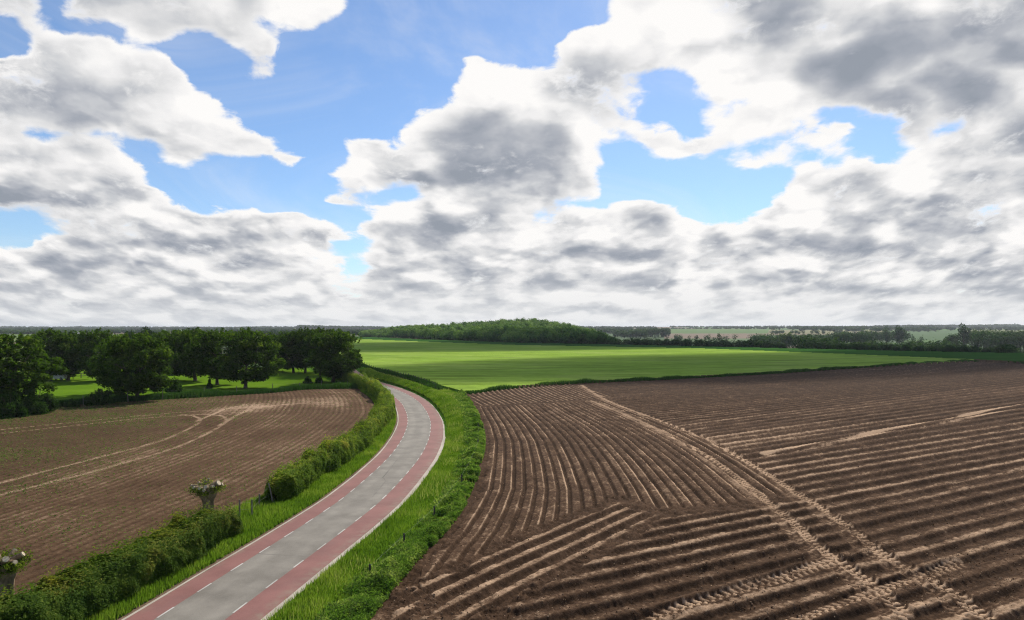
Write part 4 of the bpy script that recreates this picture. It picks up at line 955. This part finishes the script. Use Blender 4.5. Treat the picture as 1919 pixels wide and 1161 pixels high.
for a in [(240, 645, 613.5, 17, 300, 'tall spreading tree at the left of the three rising above the orchard', 'fartree', 1500),
          (271, 645, 606, 16, 310, 'tallest round bright-topped tree rising above the orchard against the sky', 'bush', 1700),
          (303, 645, 613.5, 19, 305, 'broad tree at the right of the three rising above the orchard', 'fartree', 1500),
          (288, 645, 618, 12, 320, 'lower tree between the tallest round tree and the broad one above the orchard', 'fartree', 900),
          (512, 627, 614.5, 7.5, 1400, 'round dark tree standing out of the far hedgerow at left', 'fartree', 500),
          (1351, 636, 622, 7, 850, 'lone round tree beside the brown field right of the wooded hill', 'fartree', 500),
          (1291, 640, 627, 6.5, 640, 'small round tree on the top of the scrub belt, left of the lone field tree', 'fartree', 400),
          (1456, 638, 627, 6, 760, 'small dark round tree left of the pale leafy tree in the valley', 'fartree', 400),
          (1474, 637, 620.5, 14, 740, 'pale leafy tree in the valley between brown fields', 'paletree', 700),
          (1619, 629, 608.5, 7, 1050, 'pale thin tree at the left of the tall pair on the right skyline', 'paletree', 300),
          (1633, 629, 609, 7, 1060, 'pale thin tree at the right of the tall pair on the right skyline', 'paletree', 300),
          (1645, 623, 611.5, 5.5, 1500, 'little round tree on a bare trunk on the right skyline', 'fartree', 350, .3),
          (1661, 631, 609, 8, 950, 'narrow dark tree next to the broad dark one on the right skyline', 'fartree', 600),
          (1686, 632, 608.5, 12, 940, 'broad dark tree on the right skyline beside the brown patch', 'fartree', 900),
          (1711, 630, 625, 5.5, 900, 'left one of two tiny round bushes in the green slope at right', 'fartree', 250),
          (1726, 630, 624.5, 6, 890, 'right one of two tiny round bushes in the green slope at right', 'fartree', 250),
          (1781, 637, 620, 13, 700, 'dark round tree standing apart left of the tall tree at far right', 'fartree', 900),
          (1806, 639, 606, 12, 720, 'tall dark tree rising above the horizon at far right', 'fartree', 1000),
          (1822, 639, 609, 8, 730, 'paler tall tree leaning on the tall dark one at far right', 'paletree', 500),
          (1885, 664, 646, 20, 330, 'dark round bush on the rim of the green field at far right', 'fartree', 1600),
          (690, 634, 626, 6, 860, 'small dark bush at the left end of the wooded hill', 'fartree', 350)]:
    far_tree(*a)
# a small pale farm building beyond the orchard
def farmhouse(px_, py_, Yd, label):
    xx = (px_ - CX) / F * Yd; b = z1(xx, Yd); root = empty('farm_building', (xx, Yd, b), R(12)); w, d, h_ = 11, 8, 4.2
    mb = MB(); mb.box((0, 0, h_ / 2), (w, d, h_)); mb.build('wall', M['wall'], root)
    rf = MB(); rf.add([(-w / 2 - .3, -d / 2 - .4, h_), (w / 2 + .3, -d / 2 - .4, h_), (w / 2 + .3, d / 2 + .4, h_), (-w / 2 - .3, d / 2 + .4, h_), (-w / 2 - .3, 0, h_ + 3), (w / 2 + .3, 0, h_ + 3)], [(0, 1, 5, 4), (2, 3, 4, 5), (1, 2, 5), (3, 0, 4), (0, 3, 2, 1)]); rf.build('roof', M['roof'], root)
    for q in (-3, 0, 3):
        wn = MB(); wn.box((q, -d / 2 - .03, 1.9), (1.2, .1, 1.3)); wn.build('window', M['glass'], root)
    return tag(root, label, 'farm building')
farmhouse(149, 628, 760, 'small white farm building in the green fields beyond the orchard')

# ------------------------------------------------------------------ sky, sun, air
SUN_AZ, SUN_EL = 20.0, 41.0
sd = Vector((math.sin(R(SUN_AZ)) * math.cos(R(SUN_EL)), math.cos(R(SUN_AZ)) * math.cos(R(SUN_EL)), math.sin(R(SUN_EL))))
li = bpy.data.lights.new('sun', 'SUN'); li.energy = 5.0; li.angle = R(.5); li.color = (1, .93, .82)
so = bpy.data.objects.new('sun', li); COL.objects.link(so); so.rotation_euler = sd.to_track_quat('Z', 'Y').to_euler(); so.location = (60, 160, 300)

SKY = [  # cloud chart of the sky, 48 columns by 24 rows: '.' clear, ',' wisps, digits how bright the cloud is
    "76,6667677768888............,7889755467786896776",
    ",6,677667777,,8,............,7899954577774455456",
    ".6,,,,66,,688.,...........,998799866778644454556",
    ".6777,,,..,88,...........,9999886776766434545555",
    "77778888,..,7,.......,9,,,8678898987854335555555",
    "766788888,,,7,.......,99997668,,9988855346654667",
    "544565678,,,,,......,999965579,.,999985557755447",
    "5455567788,..,......,988876769,..9,9887755575458",
    "7765567888,,.......,8556866989,9.,9899,,76575677",
    "7,,6,,76788,,.....,7545665599,88,9999998,,67,765",
    "888778.,88888..,88,754565558,.,998,,989,,.,89754",
    "6778888,,,.,,8,.888754555568,..,.,.99,,98,998768",
    "7777777,.....,.,876654455568,........99859965565",
    "45566577.......,8,,.86545578,.......,96659977676",
    "45667777,,,...,88,,9888686,,,99,....998777666888",
    ",,767887787788,..,8755687,999869,,,9898866768788",
    ".,,667788677778,,8765457788778599887876778555578",
    ",,76556665667777,8655678976876588776665555555568",
    "755766666777777,,7766767775567777886777766666677",
    "6755577876557788,6676667767777666787766788877666",
    "7776777766766778,8667766677887588786786688766666",
    "667777777677877867878877888878888877877767667876",
    "667766777776777786777778887778887788788777788788",
    "666666777777777777788888888888888888999999999988"]
w = bpy.data.worlds.new('World'); scene.world = w; w.use_nodes = True; nt = w.node_tree; nt.nodes.clear(); b = NB(nt)
out = b.n('ShaderNodeOutputWorld'); bg = b.n('ShaderNodeBackground'); nt.links.new(bg.outputs[0], out.inputs[0])
sky = b.n('ShaderNodeTexSky', sky_type='NISHITA'); sky.sun_disc = False; sky.sun_elevation = R(SUN_EL); sky.sun_rotation = R(SUN_AZ); sky.air_density = 1.0; sky.dust_density = .2; sky.ozone_density = 3.5
SKY_STRENGTH = .12
tc = b.n('ShaderNodeTexCoord').outputs['Generated']; sx_ = b.n('ShaderNodeSeparateXYZ'); nt.links.new(tc, sx_.inputs[0])
dx, dy, dz = sx_.outputs
ya = b.m('MAXIMUM', b.m('ABSOLUTE', dy), .08); e = b.m('DIVIDE', b.m('MAXIMUM', dz, 0.0), ya); uu = b.m('DIVIDE', dx, ya)
lg = b.m('LOGARITHM', b.m('ADD', e, .15), math.e)
inv = b.m('DIVIDE', 1.0, b.m('ADD', e, .24))
qx = b.m('MULTIPLY', uu, b.m('POWER', inv, .55))
def vec(a, c, d=0.0):
    v = b.n('ShaderNodeCombineXYZ'); b.put(v.inputs[0], a); b.put(v.inputs[1], c); b.put(v.inputs[2], d); return v.outputs[0]
back = b.m('MULTIPLY', b.m('LESS_THAN', dy, 0.0), 7.3)
q0 = vec(b.m('ADD', qx, back), b.m('MULTIPLY', lg, 1.05))
# warp the chart so that nothing follows its cells
n_big = b.n('ShaderNodeTexNoise', noise_dimensions='2D'); nt.links.new(q0, n_big.inputs['Vector']); n_big.inputs['Scale'].default_value = 2.6; n_big.inputs['Detail'].default_value = 3; n_big.inputs['Roughness'].default_value = .5
nsep = b.n('ShaderNodeSeparateColor'); nt.links.new(n_big.outputs['Color'], nsep.inputs[0])
wu = b.m('MULTIPLY', b.m('SUBTRACT', nsep.outputs[0], .5), .085); wv = b.m('MULTIPLY', b.m('SUBTRACT', nsep.outputs[1], .5), .055)
U = b.m('DIVIDE', b.m('ADD', b.m('MULTIPLY', b.m('ADD', uu, wu), F), CX), 1920.0)
Vv = b.m('DIVIDE', b.m('SUBTRACT', HY, b.m('MULTIPLY', b.m('ADD', e, wv), F)), 26.0)
Vup = b.m('SUBTRACT', Vv, 1.1)
acc_c = None; LEFT = b.m('LESS_THAN', U, .5); U1 = b.m('MULTIPLY', U, 48 / 26.0); U2 = b.m('MULTIPLY', b.m('SUBTRACT', U, 22 / 48.0), 48 / 26.0)
for r, row in enumerate(SKY):
    halves = []
    for part, uc in ((row[:26], U1), (row[22:], U2)):
        cr = b.n('ShaderNodeValToRGB'); b.put(cr.inputs[0], uc); ramp = cr.color_ramp; ramp.interpolation = 'B_SPLINE'
        while len(ramp.elements) < 26: ramp.elements.new(.5)
        for i, ch in enumerate(part):
            el = ramp.elements[i]; el.position = (i + .5) / 26
            cov, br = (0.0, 8.8) if ch == '.' else (.40, 8.6) if ch == ',' else (1.0, float(ch))
            el.color = (cov, br / 10, 0, 1)
        halves.append(cr.outputs[0])
    both = b.mix(LEFT, halves[1], halves[0])
    def weight(V_):
        if r == 0: return b.m('SUBTRACT', 1.0, b.m('SUBTRACT', V_, .5), clamp=True)
        if r == len(SKY) - 1: return b.m('ADD', b.m('SUBTRACT', V_, r + .5), 1.0, clamp=True)
        return b.m('SUBTRACT', 1.0, b.m('ABSOLUTE', b.m('SUBTRACT', V_, r + .5)), clamp=True)
    x_ = b.n('ShaderNodeVectorMath', operation='SCALE'); nt.links.new(both, x_.inputs[0]); b.put(x_.inputs['Scale'], weight(Vv))
    x2 = b.n('ShaderNodeVectorMath', operation='SCALE'); nt.links.new(both, x2.inputs[0]); b.put(x2.inputs['Scale'], weight(Vup))
    if acc_c is None: acc_c, acc_u = x_.outputs[0], x2.outputs[0]
    else:
        y_ = b.n('ShaderNodeVectorMath', operation='ADD'); nt.links.new(acc_c, y_.inputs[0]); nt.links.new(x_.outputs[0], y_.inputs[1]); acc_c = y_.outputs[0]
        y_ = b.n('ShaderNodeVectorMath', operation='ADD'); nt.links.new(acc_u, y_.inputs[0]); nt.links.new(x2.outputs[0], y_.inputs[1]); acc_u = y_.outputs[0]
cs = b.n('ShaderNodeSeparateXYZ'); nt.links.new(acc_c, cs.inputs[0])
cover_c, bright_c = cs.outputs[0], cs.outputs[1]
cu = b.n('ShaderNodeSeparateXYZ'); nt.links.new(acc_u, cu.inputs[0]); topness = b.sst(-.30, .30, b.m('SUBTRACT', cover_c, cu.outputs[0]))
# away from the chart: scattered cumulus of the same kind
g_cov = b.sst(.47, .62, b.noise(q0, 1.1, 5, .55)); g_br = b.lin(.3, .7, .80, .40, b.noise(q0, 1.7, 4))
infr = b.m('MULTIPLY', b.m('MULTIPLY', b.sst(-.40, .0, U), b.sst(1.40, 1.0, U)), b.m('MULTIPLY', b.sst(-4.0, -.5, Vv), b.m('GREATER_THAN', dy, 0.0)))
def lerp(f, a, c): return b.m('ADD', a, b.m('MULTIPLY', f, b.m('SUBTRACT', c, a)))
cover = lerp(infr, g_cov, cover_c); bright = lerp(infr, g_br, bright_c)
# billows: rounded heads and frayed edges; the same field sampled a step nearer the sun gives lit and shaded flanks
def field(q, scale=5.5, warp=.26):
    vor = b.n('ShaderNodeTexVoronoi', feature='SMOOTH_F1', voronoi_dimensions='2D'); qw = b.n('ShaderNodeVectorMath', operation='MULTIPLY_ADD')
    wn = b.n('ShaderNodeTexNoise', noise_dimensions='2D'); nt.links.new(q, wn.inputs['Vector']); wn.inputs['Scale'].default_value = 3.2; wn.inputs['Detail'].default_value = 5; wn.inputs['Roughness'].default_value = .6
    nt.links.new(wn.outputs['Color'], qw.inputs[0]); qw.inputs[1].default_value = (warp, warp, 0); nt.links.new(q, qw.inputs[2]); nt.links.new(qw.outputs[0], vor.inputs['Vector'])
    vor.inputs['Scale'].default_value = scale; vor.inputs['Smoothness'].default_value = .75; vor.inputs['Detail'].default_value = 2.0; vor.inputs['Roughness'].default_value = .55
    return b.m('SUBTRACT', .75, vor.outputs['Distance'])
fine = b.m('MULTIPLY_ADD', b.noise(q0, 5.0, 5, .55, .2, '2D'), .55, b.m('MULTIPLY', b.noise(q0, 17.0, 7, .66, .3, '2D'), .45))
bil = field(q0)
dens = b.m('ADD', b.m('ADD', b.m('MULTIPLY', cover, 1.75), b.m('MULTIPLY', b.m('SUBTRACT', fine, .5), 1.9)), b.m('MULTIPLY', b.m('SUBTRACT', bil, .4), .75))
alpha = lerp(topness, b.sst(.50, 1.16, dens), b.sst(.66, 1.00, dens))
veil = b.m('MULTIPLY', b.sst(.42, .80, b.noise(q0, 1.6, 6, .62, .6, '2D')), .30)
alpha = b.m('MAXIMUM', alpha, veil)
thick = b.sst(.82, 1.42, dens)
off = vec(b.m('ADD', qx, .03), b.m('ADD', b.m('MULTIPLY', lg, 1.05), .075))
rel = b.m('SUBTRACT', bil, field(off))
rel2 = b.m('SUBTRACT', b.noise(q0, 2.2, 3, .5, 0, '2D'), b.noise(off, 2.2, 3, .5, 0, '2D'))
lowrel = b.m('SUBTRACT', field(q0, 7.0, .12), field(off, 7.0, .12))
low = b.sst(.34, .12, e)                                   # the stacked decks low down are streakier
lv = b.m('MULTIPLY_ADD', bright, 1.22, -.155)
lv = b.m('ADD', lv, b.m('MULTIPLY', b.m('MULTIPLY_ADD', rel, .36, b.m('MULTIPLY', rel2, .15)), b.m('MULTIPLY_ADD', low, .4, .8)))
lv = b.m('ADD', lv, b.m('MULTIPLY', b.m('MULTIPLY', lowrel, low), .34))
lv = b.m('ADD', lv, b.m('MULTIPLY', b.m('SUBTRACT', fine, .5), .08))
lv = lerp(thick, lerp(topness, b.m('MAXIMUM', lv, .74), b.m('MAXIMUM', lv, .92)), lv)
cr = b.n('ShaderNodeValToRGB'); b.put(cr.inputs[0], lv); rp = cr.color_ramp
def lin(c): return tuple(((v / 255 + .055) / 1.055) ** 2.4 if v > 10 else v / 255 / 12.92 for v in c)
stops = [(.26, (150, 157, 168)), (.40, (166, 171, 181)), (.50, (184, 187, 194)), (.60, (203, 205, 209)), (.70, (223, 223, 224)), (.80, (240, 239, 239)), (.92, (254, 252, 250))]
while len(rp.elements) < len(stops): rp.elements.new(.5)
for el, (p_, c_) in zip(rp.elements, stops): el.position = p_; el.color = (*lin(c_), 1)
skyc = b.n('ShaderNodeVectorMath', operation='SCALE'); nt.links.new(sky.outputs[0], skyc.inputs[0]); skyc.inputs['Scale'].default_value = SKY_STRENGTH
blue = b.mix(1, skyc.outputs[0], (.90, .97, 1.06), 'MULTIPLY')
final = b.mix(alpha, blue, cr.outputs[0])
# pale veil low over the horizon
final = b.mix(b.m('MULTIPLY', b.sst(.10, .0, e), .55), final, lin((226, 228, 230)))
nt.links.new(final, bg.inputs[0]); bg.inputs[1].default_value = .86
w.cycles.sampling_method = 'MANUAL'; w.cycles.sample_map_resolution = 512

m_, nt_, out_ = new_mat('haze_air'); pv = nt_.nodes.new('ShaderNodeVolumePrincipled'); pv.inputs['Color'].default_value = (.86, .92, 1, 1); pv.inputs['Density'].default_value = 7e-5
pv.inputs['Anisotropy'].default_value = .2; nt_.links.new(pv.outputs[0], out_.inputs['Volume'])
hz = MB(); hz.box((0, 0, 11.5), (50000, 50000, 77)); tag(hz.build('haze', m_), kind='stuff')

# clouds overhead, between the sun and the far fields: what puts the wheat in shade and leaves one bright streak
m_, nt_, out_ = new_mat('cloud_vapour'); pv = nt_.nodes.new('ShaderNodeVolumePrincipled'); pv.inputs['Color'].default_value = (1, 1, 1, 1); pv.inputs['Density'].default_value = .033
pv.inputs['Anisotropy'].default_value = .3; nt_.links.new(pv.outputs[0], out_.inputs['Volume'])
def cloud(fx_, fy_, hl, hw, rot, alt, seed, th=32):
    t = alt / sd.z; cx_, cy_ = fx_ + sd.x * t, fy_ + sd.y * t; nu, nv = 96, 40; Vc = []
    u_ = np.linspace(0, 2 * np.pi, nu, endpoint=False); v_ = np.linspace(-np.pi / 2 * .98, np.pi / 2 * .98, nv); UU, VV = np.meshgrid(u_, v_, indexing='xy')
    k_ = .72 + .55 * fbm(np.cos(UU) * 2.2 + 5, np.sin(UU) * 2.2 + 5, seed, 4) + .10 * (fbm(UU * 5, VV * 4, seed + 3, 3) - .5)
    a_ = np.cos(VV) * np.cos(UU) * k_ * hl; b_2 = np.cos(VV) * np.sin(UU) * k_ * hw; c_2 = np.sin(VV) * th * np.where(VV > 0, 1.25, .6)
    Vc = np.stack([cx_ + a_ * math.cos(rot) - b_2 * math.sin(rot), cy_ + a_ * math.sin(rot) + b_2 * math.cos(rot), alt + c_2], 2).reshape(-1, 3)
    i = np.arange(nv - 1)[:, None] * nu; j = np.arange(nu)[None]
    q = np.stack([(i + j).ravel(), (i + (j + 1) % nu).ravel(), (i + nu + (j + 1) % nu).ravel(), (i + nu + j).ravel()], 1); nb_ = len(Vc)
    Vc = np.concatenate([Vc, [[cx_, cy_, Vc[:nu, 2].mean()]], [[cx_, cy_, Vc[-nu:, 2].mean()]]])
    k2 = np.arange(nu); low = np.stack([(k2 + 1) % nu, k2, np.full(nu, nb_), np.full(nu, nb_)], 1); L0 = (nv - 1) * nu; hi = np.stack([L0 + k2, L0 + (k2 + 1) % nu, np.full(nu, nb_ + 1), np.full(nu, nb_ + 1)], 1)
    me = bpy.data.meshes.new('cloud'); me.from_pydata(Vc.tolist(), [], [tuple(f_) for f_ in q.tolist()] + [(a, c, d) for a, c, d, _ in low.tolist()] + [(a, c, d) for a, c, d, _ in hi.tolist()]); me.materials.append(m_)
    o = bpy.data.objects.new('cloud', me); COL.objects.link(o); return tag(o, kind='structure')
cloud(122, 258, 200, 62, R(29), 700, 5)
cloud(16, 478, 390, 122, R(27), 900, 9)

# ------------------------------------------------------------------ camera and render settings
cam = bpy.data.cameras.new('camera'); co = bpy.data.objects.new('camera', cam); COL.objects.link(co)
co.location = (0, 0, H); co.rotation_euler = (R(90), 0, 0); cam.sensor_width = 36; cam.lens = 36 * F / 1919; cam.shift_y = (HY - 580.5) / 1919
cam.clip_end = 60000; cam.clip_start = .5; scene.camera = co
scene.view_settings.view_transform = 'Standard'; scene.view_settings.look = 'None'; scene.view_settings.exposure = .22; scene.view_settings.gamma = 1
scene.cycles.use_denoising = True; scene.cycles.denoiser = 'OPENIMAGEDENOISE'; scene.cycles.denoising_prefilter = 'NONE'; scene.cycles.denoising_input_passes = 'RGB_ALBEDO_NORMAL'; scene.cycles.pixel_filter_type = 'BLACKMAN_HARRIS'; scene.cycles.filter_width = 1.15; scene.cycles.max_bounces = 6; scene.cycles.diffuse_bounces = 3; scene.cycles.transmission_bounces = 4; scene.cycles.transparent_max_bounces = 8
